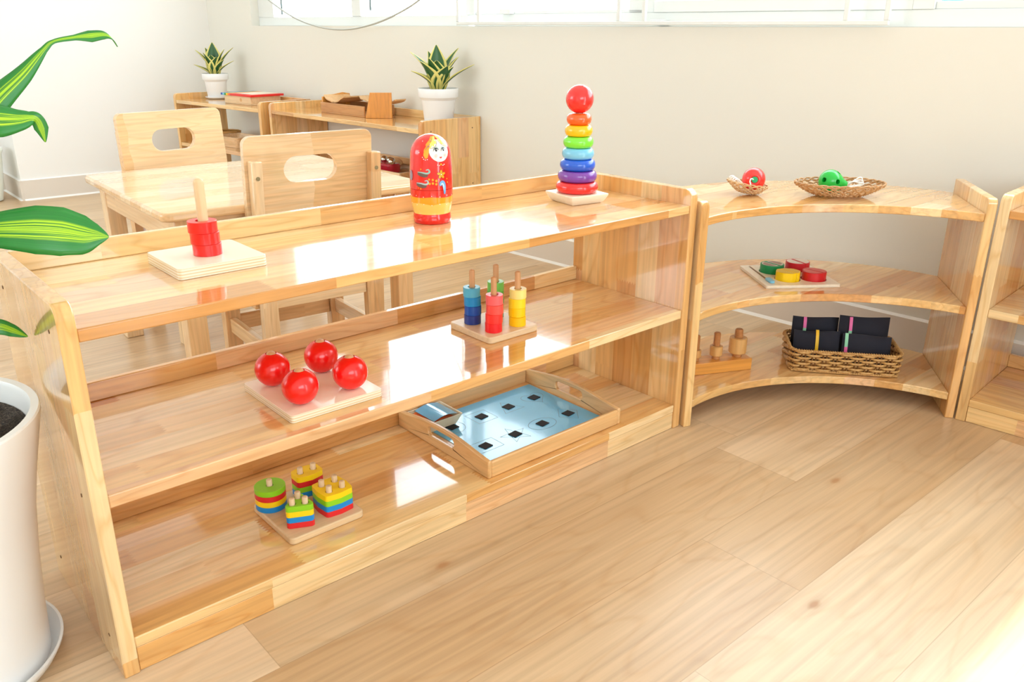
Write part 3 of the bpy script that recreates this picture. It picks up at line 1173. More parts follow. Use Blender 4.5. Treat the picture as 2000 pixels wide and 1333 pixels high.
for y0, x0, c2 in ((0.104, -0.026, TEAL), (0.0825, -0.029, paint('doll_grey_stroke', (176, 196, 200), 0.3))):
    decal('brush_leaf', [(x0 - 0.002, y0 + 0.003), (x0 + 0.006, y0 + 0.0025), (x0 + 0.016, y0 + 0.001), (x0 + 0.020, y0 - 0.001), (x0 + 0.019, y0 - 0.005), (x0 + 0.013, y0 - 0.007), (x0 + 0.004, y0 - 0.005), (x0 - 0.002, y0 - 0.002)], TAUPE, upper)
    ribbon('brush_curl', [(x0 - 0.002, y0 + 0.003), (x0 + 0.008, y0 + 0.0025), (x0 + 0.018, y0 + 0.001), (x0 + 0.023, y0 + 0.004), (x0 + 0.021, y0 + 0.0085), (x0 + 0.016, y0 + 0.0075)], 0.0017, c2, upper)
decal('brush_leaf', ell(-0.0485, 0.0985, 0.006, 0.0105, 20), paint('doll_mauve_stroke', (150, 130, 150), 0.3), upper)
GOLD = paint('doll_gold', (236, 170, 30), 0.3)
fx, fy = 0.0205, 0.1025
for k in range(5):
    a = R(90 + 72 * k)
    decal('flower_petal', ell(fx + 0.0050 * math.cos(a), fy + 0.0050 * math.sin(a), 0.0044, 0.0030, 16, a), BROWN, upper)
    decal('flower_petal', ell(fx + 0.0050 * math.cos(a), fy + 0.0050 * math.sin(a), 0.0038, 0.0025, 16, a), GOLD, upper)
decal('flower_centre', ell(fx, fy, 0.0012, 0.0012, 10), WHT, upper)
BLU, BLW = paint('doll_blue_stroke', (112, 176, 230), 0.3), paint('doll_pale_blue_stroke', (206, 228, 244), 0.3)
ribbon('blue_curl', [(0.0270, 0.0630), (0.0268, 0.0760), (0.0235, 0.0860), (0.0190, 0.0845), (0.0182, 0.0800)], 0.0042, BLU, upper)
ribbon('blue_curl', [(0.0250, 0.0700), (0.0250, 0.0790), (0.0220, 0.0845), (0.0190, 0.0820)], 0.0015, BLW, upper)
for w, t, r in ((-0.004, 0.0935, 0.0019), (0.003, 0.0925, 0.0021), (0.010, 0.0905, 0.0023), (0.003, 0.0855, 0.0022), (0.0095, 0.0840, 0.0022), (-0.003, 0.0850, 0.0020), (-0.021, 0.0745, 0.0014), (-0.026, 0.0755, 0.0010), (-0.020, 0.1130, 0.0013), (0.033, 0.0930, 0.0013), (0.034, 0.0860, 0.0013), (0.0175, 0.0965, 0.0010)):
    decal('gold_dab', ell(w, t, r, r * 1.15, 10), GOLD, upper)
decal('gold_dab', ell(FC, 0.1225, 0.0018, 0.0022, 12), GOLD, upper)
for w, t in ((-0.0165, 0.1365), (-0.0140, 0.1330), (-0.0105, 0.1315), (-0.0065, 0.1325), (0.0135, 0.1215), (0.0165, 0.1205), (0.0245, 0.1205), (0.0275, 0.1220), (-0.021, 0.168), (-0.024, 0.145)):
    decal('white_dab', ell(w, t, 0.0010, 0.0010, 8), WHT, upper)

# --- rainbow ring stacker
RC = (1.1635, 0.206)
rb = thing('stacker_base', 'square whitish wood base with a post under the rainbow rings', 'ring stacker base', (RC[0], RC[1], ZT + 0.0002), R(-9))
bm = bmesh.new()
def chamf(s, z):
    return [(-s, -s, z), (s, -s, z), (s, s, z), (-s, s, z)]
lev = [[bm.verts.new(p) for p in chamf(*q)] for q in ((0.041, 0), (0.046, 0.006), (0.0525, 0.0185), (0.0525, 0.0222))]
bm.faces.new(lev[0][::-1])
bm.faces.new(lev[-1])
for a, b_ in zip(lev, lev[1:]):
    for i in range(4):
        j = (i + 1) % 4
        bm.faces.new((a[i], a[j], b_[j], b_[i]))
link('base_plate', bm, whitewood('x'), rb, 0.0012)
peg(rb, 0, 0, 0.0223, 0.206, 0.0075, beech('z'), name='post')
z = ZT + 0.0227
RINGS = [('red', (234, 40, 38), 0.0490, 'bottom'), ('purple', (122, 62, 166), 0.0452, 'second'), ('blue', (18, 92, 214), 0.0408, 'third'), ('light blue', (120, 196, 230), 0.0368, 'fourth'),
         ('lime green', (124, 226, 60), 0.0345, 'fifth'), ('yellow', (255, 190, 8), 0.0316, 'sixth'), ('orange', (252, 96, 28), 0.0282, 'topmost')]
for nm, c, ro, pos in RINGS:
    h = 0.0250
    ri = 0.0085
    prof = [(ri, 0.0), (ro - 0.0095, 0.0)] + [(ro - 0.0095 + 0.0095 * math.sin(R(a)), h / 2 - h / 2 * math.cos(R(a))) for a in range(15, 180, 15)] + [(ro - 0.0095, h), (ri, h)]
    bm = bmesh.new()
    lathe(bm, prof, 56, close=True)
    o = link('stacking_ring', bm, paint(nm.replace(' ', '_') + '_gloss', c, 0.22, 0.5), ang=60)
    o.location = (RC[0], RC[1], z)
    tag(o, '%s wooden ring, %s on the rainbow stacker' % (nm, pos), 'stacking ring', 'rainbow stacking rings')
    z += h + 0.0003
bm = bmesh.new()
rr = 0.0312
prof = [(0.0085, rr - math.sqrt(rr * rr - 0.0085 ** 2))] + [(rr * math.cos(R(a)), rr + rr * math.sin(R(a))) for a in range(-70, 90, 8)] + [(0, 2 * rr)]
prof += []
bm2 = [(0, 0.030), (0.0085, 0.030)] + prof
lathe(bm, bm2, 56)
o = link('stacking_ball', bm, paint('red_gloss', (234, 40, 38), 0.22, 0.5), ang=60)
o.location = (RC[0], RC[1], z - 0.0008)
tag(o, 'glossy red ball on the very top of the rainbow stacker', 'stacking ball')

# --- plywood board with four red balls (middle shelf, left)
b = thing('peg_board', 'plywood board with four pegs under the red balls, middle shelf', 'peg board', (0.4215, 0.1375, ZM + 0.0002))
bm = bmesh.new()
prism(bm, rrect(-0.0905, 0.0905, -0.0945, 0.0945, 0.007), 0, 0.0140)
link('base_plate', bm, plywood(), b, 0.001)
ball_lab = {(-1, 1): 'red wooden ball at the back left of the plywood board', (1, 1): 'red wooden ball at the back right of the plywood board',
            (-1, -1): 'red wooden ball at the front left of the plywood board', (1, -1): 'red wooden ball at the front right of the plywood board'}
BALLR = paint('red_ball_gloss', (240, 16, 12), 0.24, 0.35)
for (sx, sy), lb in ball_lab.items():
    x, y = sx * 0.0495, sy * 0.0525
    rr, rh = 0.0318, 0.0098
    peg(b, x, y, 0.0141, 0.0141 + 2 * rr + 0.0012, 0.0093, tanpeg('z'))
    hh = math.sqrt(rr * rr - rh * rh)
    a0 = math.degrees(math.asin(-hh / rr))
    prof = [(rh * math.cos(0), rr - hh)] + [(rr * math.cos(R(a0 + (-2 * a0) * i / 24)), rr + rr * math.sin(R(a0 + (-2 * a0) * i / 24))) for i in range(1, 24)] + [(rh, rr + hh)]
    bm = bmesh.new()
    lathe(bm, prof, 48, close=True)
    o = link('wooden_ball', bm, BALLR, ang=60)
    o.location = (0.4215 + x, 0.1375 + y, ZM + 0.0143 - (rr - hh) + 0.0001)
    tag(o, lb, 'ball', 'red balls on the plywood board')

# --- four colour pegs (middle shelf, centre)
b = thing('peg_board', 'small pale board with four pegs of coloured discs, centre of the middle shelf', 'peg board', (0.898, 0.1905, ZM + 0.0002))
bm = bmesh.new()
prism(bm, rrect(-0.0705, 0.0705, -0.0715, 0.0715, 0.010), 0, 0.0145)
link('base_plate', bm, beech('x'), b, 0.002)
TOW = {('blue', -0.034, 0.033): [((30, 58, 140), 'dark blue'), ((8, 84, 180), 'royal blue'), ((14, 150, 220), 'sky blue'), ((84, 186, 222), 'light blue')],
       ('green', 0.034, 0.033): [((16, 140, 110), 'sea green'), ((10, 168, 92), 'emerald green'), ((70, 196, 60), 'grass green'), ((120, 210, 96), 'light green')],
       ('red', -0.034, -0.041): [((238, 26, 34), 'bright red'), ((252, 50, 44), 'warm red'), ((252, 82, 74), 'coral red'), ((250, 104, 108), 'pinkish red')],
       ('yellow', 0.034, -0.041): [((255, 204, 0), 'deep yellow'), ((255, 212, 0), 'golden yellow'), ((255, 226, 36), 'bright yellow'), ((250, 236, 140), 'pale yellow')]}
posn = ['at the bottom', 'second from the bottom', 'third from the bottom', 'on top']
for (nm, x, y), cs in TOW.items():
    peg(b, x, y, 0.0146, 0.1375, 0.0064, tanpeg('z'))
    z = ZM + 0.0149
    for i, (c, cn) in enumerate(cs):
        jx, jy = random.uniform(-0.0016, 0.0016), random.uniform(-0.0016, 0.0016)
        annulus('wooden_disc', (0.898 + x + jx, 0.1905 + y + jy), 0.0085, 0.0186, z, z + 0.0206, paint(cn.replace(' ', '_') + '_paint', c, 0.35, 0.1),
                '%s disc %s of the %s peg stack' % (cn, posn[i], nm), 'disc', 'discs on the four colour pegs')
        z += 0.0208

# --- geometric sorter (bottom shelf, left)
GX, GY = 0.3955, 0.146
b = thing('peg_board', 'beech board of the geometric shape sorter on the bottom shelf', 'peg board', (GX, GY, ZB + 0.0002))
bm = bmesh.new()
prism(bm, rrect(-0.0765, 0.0765, -0.0795, 0.0795, 0.010), 0, 0.0140)
link('base_plate', bm, beech('x'), b, 0.0025)
GC = {'green': (142, 210, 30), 'red': (222, 36, 40), 'yellow': (255, 214, 6), 'blue': (10, 138, 214)}
tri = [(0.3290, 0.0975), (0.3790, 0.0775), (0.3790, 0.1300)]
tri = [(0.3245, 0.1035), (0.3785, 0.0775), (0.3770, 0.1385)]
SH = {
    'round': (circ(0.3455, 0.1965, 0.0290, 40), [(0.3455, 0.1965)], ['blue', 'yellow', 'red', 'green']),
    'oblong': (rpoly([(0.3975, 0.1835), (0.4255, 0.1780), (0.4535, 0.1835), (0.4535, 0.2165), (0.4255, 0.2220), (0.3975, 0.2165)], 0.008, 4), [(0.4115, 0.2000), (0.4395, 0.2000)], ['blue', 'green', 'red', 'yellow']),
    'square': (rpoly([(0.4045, 0.0870), (0.4330, 0.0835), (0.4615, 0.0870), (0.4645, 0.1155), (0.4615, 0.1440), (0.4330, 0.1470), (0.4045, 0.1440), (0.4015, 0.1155)], 0.006, 3), [(0.4190, 0.1295), (0.4470, 0.1295), (0.4190, 0.1015), (0.4470, 0.1015)], ['red', 'blue', 'green', 'yellow']),
    'triangular': (rpoly(tri, 0.007, 6), [(0.3455, 0.1060), (0.3665, 0.0960), (0.3645, 0.1205)], ['red', 'blue', 'yellow', 'green']),
}
for nm, (poly, pegs, order) in SH.items():
    cx, cy = sum(p[0] for p in poly) / len(poly), sum(p[1] for p in poly) / len(poly)
    for x, y in pegs:
        peg(b, x - GX, y - GY, 0.0141, 0.0720, 0.0055, beech('z'), dome=False)
    z = ZB + 0.0144
    for i, c in enumerate(order):
        bm = bmesh.new()
        prism_holes(bm, [(a - cx, d - cy) for a, d in poly], [circ(x - cx, y - cy, 0.0068, 16) for x, y in pegs], 0, 0.0112)
        o = link('shape_block', bm, paint(c + '_matte_toy', GC[c], 0.4, 0.05), None, 0.0006, ang=40, seg=1)
        o.location = (cx, cy, z)
        where = ['at the bottom of its stack', 'second from the bottom of its stack', 'third from the bottom of its stack', 'on top of its stack'][i]
        tag(o, '%s %s block %s on the shape sorter' % (c, nm, where), 'block', 'blocks of the shape sorter')
        z += 0.01135

# --- wooden tray with blue matching sheet (bottom shelf, right)
TX0, TX1, TY0, TY1 = 0.741, 1.146, 0.021, 0.352
tr = thing('wooden_tray', 'wooden serving tray with cut-out handles on the bottom shelf', 'tray', (TX0, TY0, ZB + 0.0002))
tw, th_ = TX1 - TX0, TY1 - TY0
part_box('tray_floor', (0.011, tw - 0.011, 0.009, th_ - 0.009, 0.0, 0.0055), traywood('x'), tr, 0.0005)
part_box('long_wall', (0.0095, tw - 0.0095, 0.0, 0.009, 0.0, 0.038), traywood('x'), tr, 0.003)
part_box('long_wall', (0.0095, tw - 0.0095, th_ - 0.009, th_, 0.0, 0.038), traywood('x'), tr, 0.003)
for x0 in (0.0, tw - 0.0095):
    bm = bmesh.new()
    prof = [(0, 0), (th_, 0)] + [(th_ * (1 - i / 20), 0.040 + 0.017 * math.sin(PI * i / 20) ** 1.3) for i in range(21)]
    hole = []
    for i in range(26):
        j, sg = (i, 1) if i < 13 else (i - 1, -1)
        hole.append((th_ / 2 + sg * 0.036 + 0.0115 * math.cos(R(-90 + 15 * j)), 0.033 + 0.0115 * math.sin(R(-90 + 15 * j))))
    prism_holes(bm, prof, [hole], 0, 0.0095)
    for v in bm.verts:
        y, z, d = v.co
        v.co = (x0 + d, y, z)
    link('handle_wall', bm, traywood('y'), tr, 0.0025)
sh = thing('matching_sheet', 'laminated blue sheet with outlined shapes and black squares inside the tray', 'activity sheet', (0.776, 0.062, ZB + 0.0060))
SHM = paint('laminated_blue', (104, 188, 232), 0.12, 0.5)
part_box('sheet', (0, 0.354, 0, 0.262, 0, 0.0009), SHM, sh, 0)
LINE = paint('printed_outline', (60, 96, 112), 0.4)
VEL = paint('black_hook_and_loop', (34, 34, 38), 0.85)


def outline2(pts):
    bm = bmesh.new()
    n = len(pts)
    for i in range(n):
        a, b_ = Vector(pts[i]), Vector(pts[(i + 1) % n])
        t = (b_ - a).normalized()
        k = Vector((-t.y, t.x)) * 0.00045
        e = t * 0.0003
        vs = [bm.verts.new((p.x, p.y, 0.00105)) for p in (a - e - k, b_ + e - k, b_ + e + k, a - e + k)]
        bm.faces.new(vs)
    return bm


def heart(cx, cy, s):
    return [(cx + s * 16 * math.sin(t) ** 3 / 17, cy + s * (13 * math.cos(t) - 5 * math.cos(2 * t) - 2 * math.cos(3 * t) - math.cos(4 * t)) / 17) for t in [2 * PI * i / 40 for i in range(40)]]


def star(cx, cy, s):
    return [(cx + s * (1 if i % 2 == 0 else 0.42) * math.cos(R(90 + 36 * i)), cy + s * (1 if i % 2 == 0 else 0.42) * math.sin(R(90 + 36 * i))) for i in range(10)]


cellx, celly = [0.047, 0.135, 0.220, 0.305], [0.190, 0.068]
shapes = [('circle_outline', 0, 0, circ(0.047, 0.190, 0.031, 36)), ('square_outline', 1, 0, [(0.107, 0.162), (0.163, 0.162), (0.163, 0.218), (0.107, 0.218)]),
          ('triangle_outline', 2, 0, [(0.190, 0.165), (0.250, 0.165), (0.220, 0.222)]), ('heart_outline', 3, 0, heart(0.305, 0.190, 0.034)),
          ('rectangle_outline', 0, 1, [(0.011, 0.046), (0.083, 0.046), (0.083, 0.092), (0.011, 0.092)]), ('star_outline', 1, 1, star(0.135, 0.068, 0.037)),
          ('oval_outline', 2, 1, ell(0.220, 0.068, 0.038, 0.026, 36)), ('diamond_outline', 3, 1, [(0.305, 0.033), (0.335, 0.068), (0.305, 0.103), (0.275, 0.068)])]
for nm, i, j, pts in shapes:
    link(nm, outline2(pts), LINE, sh, smooth=False)
    bm = bmesh.new()
    w = 0.0125
    obox(bm, (cellx[i], celly[j], 0.0019), (w * math.cos(R(8)), w * math.sin(R(8)), 0), (-w * 0.9 * math.sin(R(8)), w * 0.9 * math.cos(R(8)), 0), (0, 0, 0.0010))
    link('hook_and_loop_square', bm, VEL, sh, 0.0006)

# small card box with picture cards in the tray's back left corner
kb = thing('card_box', 'small shallow flared card box in the back corner of the tray', 'card box', (0.803, 0.2935, ZB + 0.0072))
CARDW = paint('pale_card_box', (226, 210, 178), 0.4)
bm = bmesh.new()
lv = [[bm.verts.new((sx * a, sy * c, z)) for sx, sy in ((-1, -1), (1, -1), (1, 1), (-1, 1))]
      for a, c, z in ((0.038, 0.032, 0), (0.0495, 0.0445, 0.029), (0.0475, 0.0425, 0.029), (0.0362, 0.0302, 0.002))]
for a, c in zip(lv, lv[1:]):
    for k in range(4):
        m = (k + 1) % 4
        bm.faces.new((a[k], a[m], c[m], c[k]))
bm.faces.new(lv[0][::-1])
bm.faces.new(lv[-1])
link('box_body', bm, CARDW, kb, 0.0005)


def card(c, lb, nm, x, y, z, w, d, ry, rz, arch):
    bm = bmesh.new()
    nseg = 12
    top, low = [], []
    for k in range(nseg + 1):
        a = w * (k / nseg - 0.5)
        zz = arch * math.cos(PI * a / w)
        top.append([bm.verts.new((a, q, zz + 0.0004)) for q in (-d / 2, d / 2)])
        low.append([bm.verts.new((a, q, zz - 0.0004)) for q in (-d / 2, d / 2)])
    for k in range(nseg):
        bm.faces.new((top[k][0], top[k + 1][0], top[k + 1][1], top[k][1]))
        bm.faces.new((low[k][0], low[k][1], low[k + 1][1], low[k + 1][0]))
        for e in (0, 1):
            bm.faces.new((top[k][e], top[k + 1][e], low[k + 1][e], low[k][e]))
    for k in (0, nseg):
        bm.faces.new((top[k][0], top[k][1], low[k][1], low[k][0]))
    o = link('picture_card', bm, paint(nm + '_card', c, 0.1, 0.5), ang=40)
    o.location = (x, y, ZB + z)
    o.rotation_euler = (0, R(ry), R(rz))
    tag(o, lb, 'picture card', 'picture cards in the card box')


card((214, 222, 220), 'whitish picture card showing at the left in the card box', 'white', 0.789, 0.2945, 0.0245, 0.066, 0.072, -6, 0, 0.004)
card((240, 112, 56), 'orange picture card under the blue one in the card box', 'orange', 0.797, 0.2940, 0.0305, 0.066, 0.074, -4, 0, 0.004)
card((88, 172, 218), 'glossy blue picture card lying on top in the small card box', 'blue', 0.807, 0.2935, 0.0365, 0.066, 0.076, -2, 0, 0.006)

# ================================================================== PLANTS
def leaf(name, ctr, half, sides, mat, parent, cup=0.12, n=7, cols=8, thick=0.0010):
    """A curved blade: centre line, half widths and sideways directions, with UVs for its markings."""
    c = spline(ctr, n)
    k = len(ctr)
    m = len(c)
    bm = bmesh.new()
    uvl = bm.loops.layers.uv.new('UVMap')
    rows, uvs = [], {}
    for i in range(m):
        f = i / n
        a = min(int(f), k - 2)
        t = f - a
        hw = half[a] * (1 - t) + half[a + 1] * t
        sd = (Vector(sides[a]).normalized() * (1 - t) + Vector(sides[a + 1]).normalized() * t).normalized()
        tg = (c[min(i + 1, m - 1)] - c[max(i - 1, 0)]).normalized()
        sd = (sd - tg * sd.dot(tg)).normalized()
        up = sd.cross(tg)
        row = []
        for j in range(cols + 1):
            q = j / cols * 2 - 1
            v = bm.verts.new(c[i] + sd * hw * q + up * (hw * cup * (q * q - 0.3)))
            uvs[v] = (j / cols, i / (m - 1))
            row.append(v)
        rows.append(row)
    for a, b_ in zip(rows, rows[1:]):
        for j in range(cols):
            f = bm.faces.new((a[j], a[j + 1], b_[j + 1], b_[j]))
            for lp in f.loops:
                lp[uvl].uv = uvs[lp.vert]
    me = bpy.data.meshes.new(name)
    bm.to_mesh(me)
    bm.free()
    me.materials.append(mat)
    for p in me.polygons:
        p.use_smooth = True
    o = bpy.data.objects.new(name, me)
    COL.objects.link(o)
    o.parent = parent
    s = o.modifiers.new('thickness', 'SOLIDIFY')
    s.thickness = thick
    s.offset = 0
    return o


def soil_disc(parent, r, z, bump=0.006, rings=14, n=48):
    bm = bmesh.new()
    rnd = random.Random(3)
    prev = None
    c = bm.verts.new((0, 0, z + bump))
    for k in range(1, rings + 1):
        row = []
        for i in range(n):
            a = 2 * PI * i / n
            q = r * k / rings
            row.append(bm.verts.new((q * math.cos(a), q * math.sin(a), z + rnd.uniform(-bump, bump) * (1 if k < rings else 0))))
        for i in range(n):
            j = (i + 1) % n
            if prev is None:
                bm.faces.new((c, row[i], row[j]))
            else:
                bm.faces.new((prev[i], row[i], row[j], prev[j]))
        prev = row
    low = [bm.verts.new((v.co.x, v.co.y, z - 0.012)) for v in prev]
    for i in range(n):
        j = (i + 1) % n
        bm.faces.new((prev[i], low[i], low[j], prev[j]))
    bm.faces.new(low)
    return link('soil', bm, SOIL, parent, ang=70)


# --- big potted dracaena at the left edge, most of it outside the picture
PX, PY = -0.199, 0.187
sau = bmesh.new()
lathe(sau, [(0, 0.0), (0.128, 0.0), (0.150, 0.010), (0.160, 0.028), (0.160, 0.031), (0.156, 0.031), (0.146, 0.013), (0.126, 0.0045), (0, 0.0045)], 72)
o = link('plant_saucer', sau, WHITE_PL, ang=50)
o.location = (PX, PY, 0.0003)
tag(o, 'white saucer under the tall floor planter at the left edge', 'plant saucer')
pl = thing('potted_dracaena', 'tall white floor planter with striped green leaves at the left edge', 'potted plant', (PX, PY, 0.0052))
bm = bmesh.new()
outp = [(0, 0), (0.132, 0.0), (0.1395, 0.004), (0.1405, 0.035), (0.1435, 0.085), (0.150, 0.17), (0.160, 0.255), (0.172, 0.318), (0.1865, 0.382), (0.1920, 0.408), (0.1925, 0.414), (0.1905, 0.4165)]
inp = [(0.1800, 0.4160), (0.1770, 0.410), (0.172, 0.382), (0.160, 0.318), (0.150, 0.26), (0, 0.26)]
lathe(bm, outp + inp, 96)
link('pot', bm, WHITE_PL, pl, ang=40)
soil_disc(pl, 0.1715, 0.384, 0.008)
bm = bmesh.new()
tube(bm, spline([(0.002, 0.0, 0.374), (0.0, 0.002, 0.55), (0.004, 0.0, 0.80), (0.006, -0.002, 1.0)], 6), 0.013, sides=12)
link('stem', bm, paint('dracaena_stem', (122, 132, 74), 0.6), pl)
PO = Vector((PX, PY, 0.0052))


def wl(pts):
    return [Vector(p) - PO for p in pts]


sv = (0.02, 0.42, 0.9)
leaf('leaf', wl([(-0.192, 0.186, 0.585), (-0.150, 0.188, 0.640), (-0.100, 0.180, 0.671), (-0.066, 0.17, 0.679), (-0.039, 0.15, 0.6795), (-0.018, 0.13, 0.6815), (0.019, 0.11, 0.680), (0.049, 0.10, 0.675), (0.075, 0.095, 0.667), (0.090, 0.09, 0.6645), (0.104, 0.085, 0.6615)]),
     [0.010, 0.014, 0.018, 0.020, 0.021, 0.025, 0.0335, 0.0345, 0.0280, 0.0165, 0.0006], [(0.5, 0.5, 0.5), (0.3, 0.4, 0.8), (0.1, 0.4, 0.9)] + [sv] * 8, DRAC, pl, 0.10)
leaf('leaf', wl([(-0.190, 0.186, 0.700), (-0.110, 0.170, 0.760), (-0.026, 0.15, 0.812), (0.016, 0.15, 0.851), (0.049, 0.15, 0.879), (0.079, 0.15, 0.909), (0.093, 0.15, 0.9195), (0.120, 0.15, 0.9245), (0.140, 0.15, 0.9265), (0.158, 0.15, 0.928), (0.168, 0.15, 0.923), (0.174, 0.15, 0.912)]),
     [0.010, 0.018, 0.0200, 0.0165, 0.0115, 0.0045, 0.0028, 0.0040, 0.0085, 0.0065, 0.0022, 0.0004], [(0.2, 0.9, 0.2)] + [(-0.35, 0.35, 0.6)] * 11, DRAC, pl, 0.25)
leaf('leaf', wl([(-0.190, 0.186, 0.740), (-0.110, 0.145, 0.800), (-0.032, 0.1, 0.829), (0.002, 0.1, 0.8265), (0.022, 0.1, 0.8255), (0.037, 0.1, 0.8265), (0.0445, 0.101, 0.8235), (0.0480, 0.102, 0.8120), (0.0500, 0.103, 0.7945)]),
     [0.010, 0.020, 0.0260, 0.0220, 0.0150, 0.0090, 0.0085, 0.0085, 0.0004], [(0.2, 0.9, 0.2)] + [sv] * 5 + [(0.5, -0.3, 0.5), (0.9, -0.3, 0.15), (0.9, -0.3, 0.1)], DRAC, pl, 0.18)
leaf('leaf', wl([(-0.192, 0.186, 0.500), (-0.130, 0.19, 0.538), (-0.071, 0.19, 0.540), (-0.038, 0.18, 0.5345), (-0.022, 0.178, 0.5255), (-0.012, 0.1765, 0.518), (-0.0045, 0.1755, 0.5125)]),
     [0.008, 0.012, 0.0130, 0.0115, 0.0095, 0.0055, 0.0004], [(0.2, 0.9, 0.2)] + [sv] * 6, DRAC, pl, 0.12)
for az, el, ln, z0 in ((200, 30, 0.34, 0.86), (140, 45, 0.36, 0.90), (255, 20, 0.28, 0.78), (100, 25, 0.34, 0.80), (230, 60, 0.32, 0.98), (20, 72, 0.30, 0.98)):
    d = Vector((math.cos(R(az)), math.sin(R(az)), 0))
    pts = []
    for i in range(6):
        t = i / 5
        pts.append(Vector((0.004, 0, z0)) + d * ln * t * 0.9 + Vector((0, 0, ln * (math.sin(R(el)) * t - 0.75 * t * t))))
    s = d.cross(Vector((0, 0, 1)))
    leaf('leaf', pts, [0.008, 0.024, 0.034, 0.032, 0.020, 0.0006], [s] * 6, DRAC, pl, 0.15)


def snake_plant(label, loc, sc, leaves, slabel, ph=1.06):
    so = bmesh.new()
    lathe(so, [(0, 0), (0.058, 0), (0.076, 0.006), (0.0815, 0.0125), (0.0815, 0.0145), (0.078, 0.0145), (0.072, 0.009), (0.056, 0.0035), (0, 0.0035)], 56)
    for v in so.verts:
        v.co *= sc
    o = link('plant_saucer', so, WHITE_PL, ang=50)
    o.location = loc
    tag(o, slabel, 'plant saucer', 'saucers under the snake plants')
    p = thing('potted_snake_plant', label, 'potted plant', (loc[0], loc[1], loc[2] + 0.0038 * sc), 0, 'snake plants in white pots')
    bm = bmesh.new()
    prof = [(0, 0), (0.0600, 0), (0.0625, 0.003), (0.0740, 0.096), (0.0770, 0.098), (0.0800, 0.104), (0.0860, 0.106), (0.0870, 0.109), (0.0885, 0.139), (0.0875, 0.141), (0.0835, 0.141), (0.0820, 0.138), (0.0770, 0.105), (0, 0.105)]
    lathe(bm, [(r * sc, z * sc * ph) for r, z in prof], 64)
    link('pot', bm, WHITE_PL, p, ang=40)
    soil_disc(p, 0.0805 * sc, 0.130 * sc * ph, 0.003 * sc, 8, 36)
    for az, out, h, w, bend in leaves:
        d = Vector((math.cos(R(az)), math.sin(R(az)), 0))
        s = d.cross(Vector((0, 0, 1)))
        pts, hw, sd = [], [], []
        for i in range(7):
            t = i / 6
            pts.append((d * (0.012 + 1.22 * out * (0.25 * t + 0.75 * t ** (bend + 0.5))) + Vector((0, 0, 0.122 * ph + 0.88 * h * (t - 0.10 * t * t * (1 if bend > 2 else 0))))) * sc)
            hw.append(w * 1.75 * sc * [0.50, 0.80, 1.0, 1.06, 0.92, 0.52, 0.02][i])
            sd.append(s)
        leaf('leaf', pts, hw, sd, SANS, p, 0.35, 5, 6, 0.0022)
    return p


# camera looks along about +49 degrees: the image's right is -41 degrees, towards the camera is 229 degrees
SP1 = [(229, 0.030, 0.155, 0.026, 2.0), (175, 0.060, 0.150, 0.027, 1.8), (300, 0.050, 0.125, 0.026, 1.8), (139, 0.085, 0.115, 0.021, 2.2), (120, 0.095, 0.190, 0.020, 2.0), (60, 0.02, 0.225, 0.024, 1.5),
       (330, 0.065, 0.170, 0.024, 1.8), (350, 0.075, 0.210, 0.018, 2.0), (319, 0.120, 0.135, 0.013, 1.6), (265, 0.055, 0.130, 0.025, 1.8), (95, 0.040, 0.195, 0.020, 1.8), (200, 0.045, 0.165, 0.020, 1.8)]
SP2 = [(229, 0.030, 0.165, 0.027, 1.8), (270, 0.035, 0.150, 0.026, 1.8), (180, 0.045, 0.180, 0.024, 1.8), (145, 0.085, 0.200, 0.022, 1.8), (139, 0.105, 0.090, 0.018, 1.4), (60, 0.01, 0.255, 0.030, 1.5),
       (330, 0.055, 0.205, 0.024, 1.8), (319, 0.110, 0.220, 0.014, 1.6), (300, 0.060, 0.130, 0.020, 1.6), (319, 0.105, 0.120, 0.010, 1.6), (100, 0.06, 0.215, 0.018, 1.8)]
near_c = Vector((2.030, 1.914, ft2 + 0.0004))
snake_plant('variegated snake plant in a white pot at the near end of the wall shelf', near_c, 1.0, SP1, 'white saucer under the snake plant nearer the camera', 1.07)
snake_plant('smaller-looking snake plant in a white pot near the room corner', (1.862, 3.90, ft1 + 0.0004), 0.85, SP2, 'white saucer under the snake plant in the room corner', 1.17)

# --- pale planter by the far wall, cut by the left edge of the photo
fp = thing('floor_planter', 'pale tall planter on the floor at the far left edge, beside the wall pier', 'planter', (0.652, 4.40, 0.0003))
bm = bmesh.new()
lathe(bm, [(0, 0), (0.070, 0), (0.080, 0.006), (0.098, 0.10), (0.110, 0.20), (0.117, 0.265), (0.124, 0.278), (0.126, 0.290), (0.122, 0.297), (0.110, 0.295), (0.104, 0.26), (0, 0.25)], 64)
link('pot', bm, paint('pale_green_white_ceramic', (232, 236, 226), 0.3, 0.3), fp, ang=40)
soil_disc(fp, 0.1035, 0.266, 0.004, 8, 36)

# ================================================================== THINGS ON THE WALL SHELVES
def local(root, x, y, z):
    return root.matrix_basis @ Vector((x, y, z))


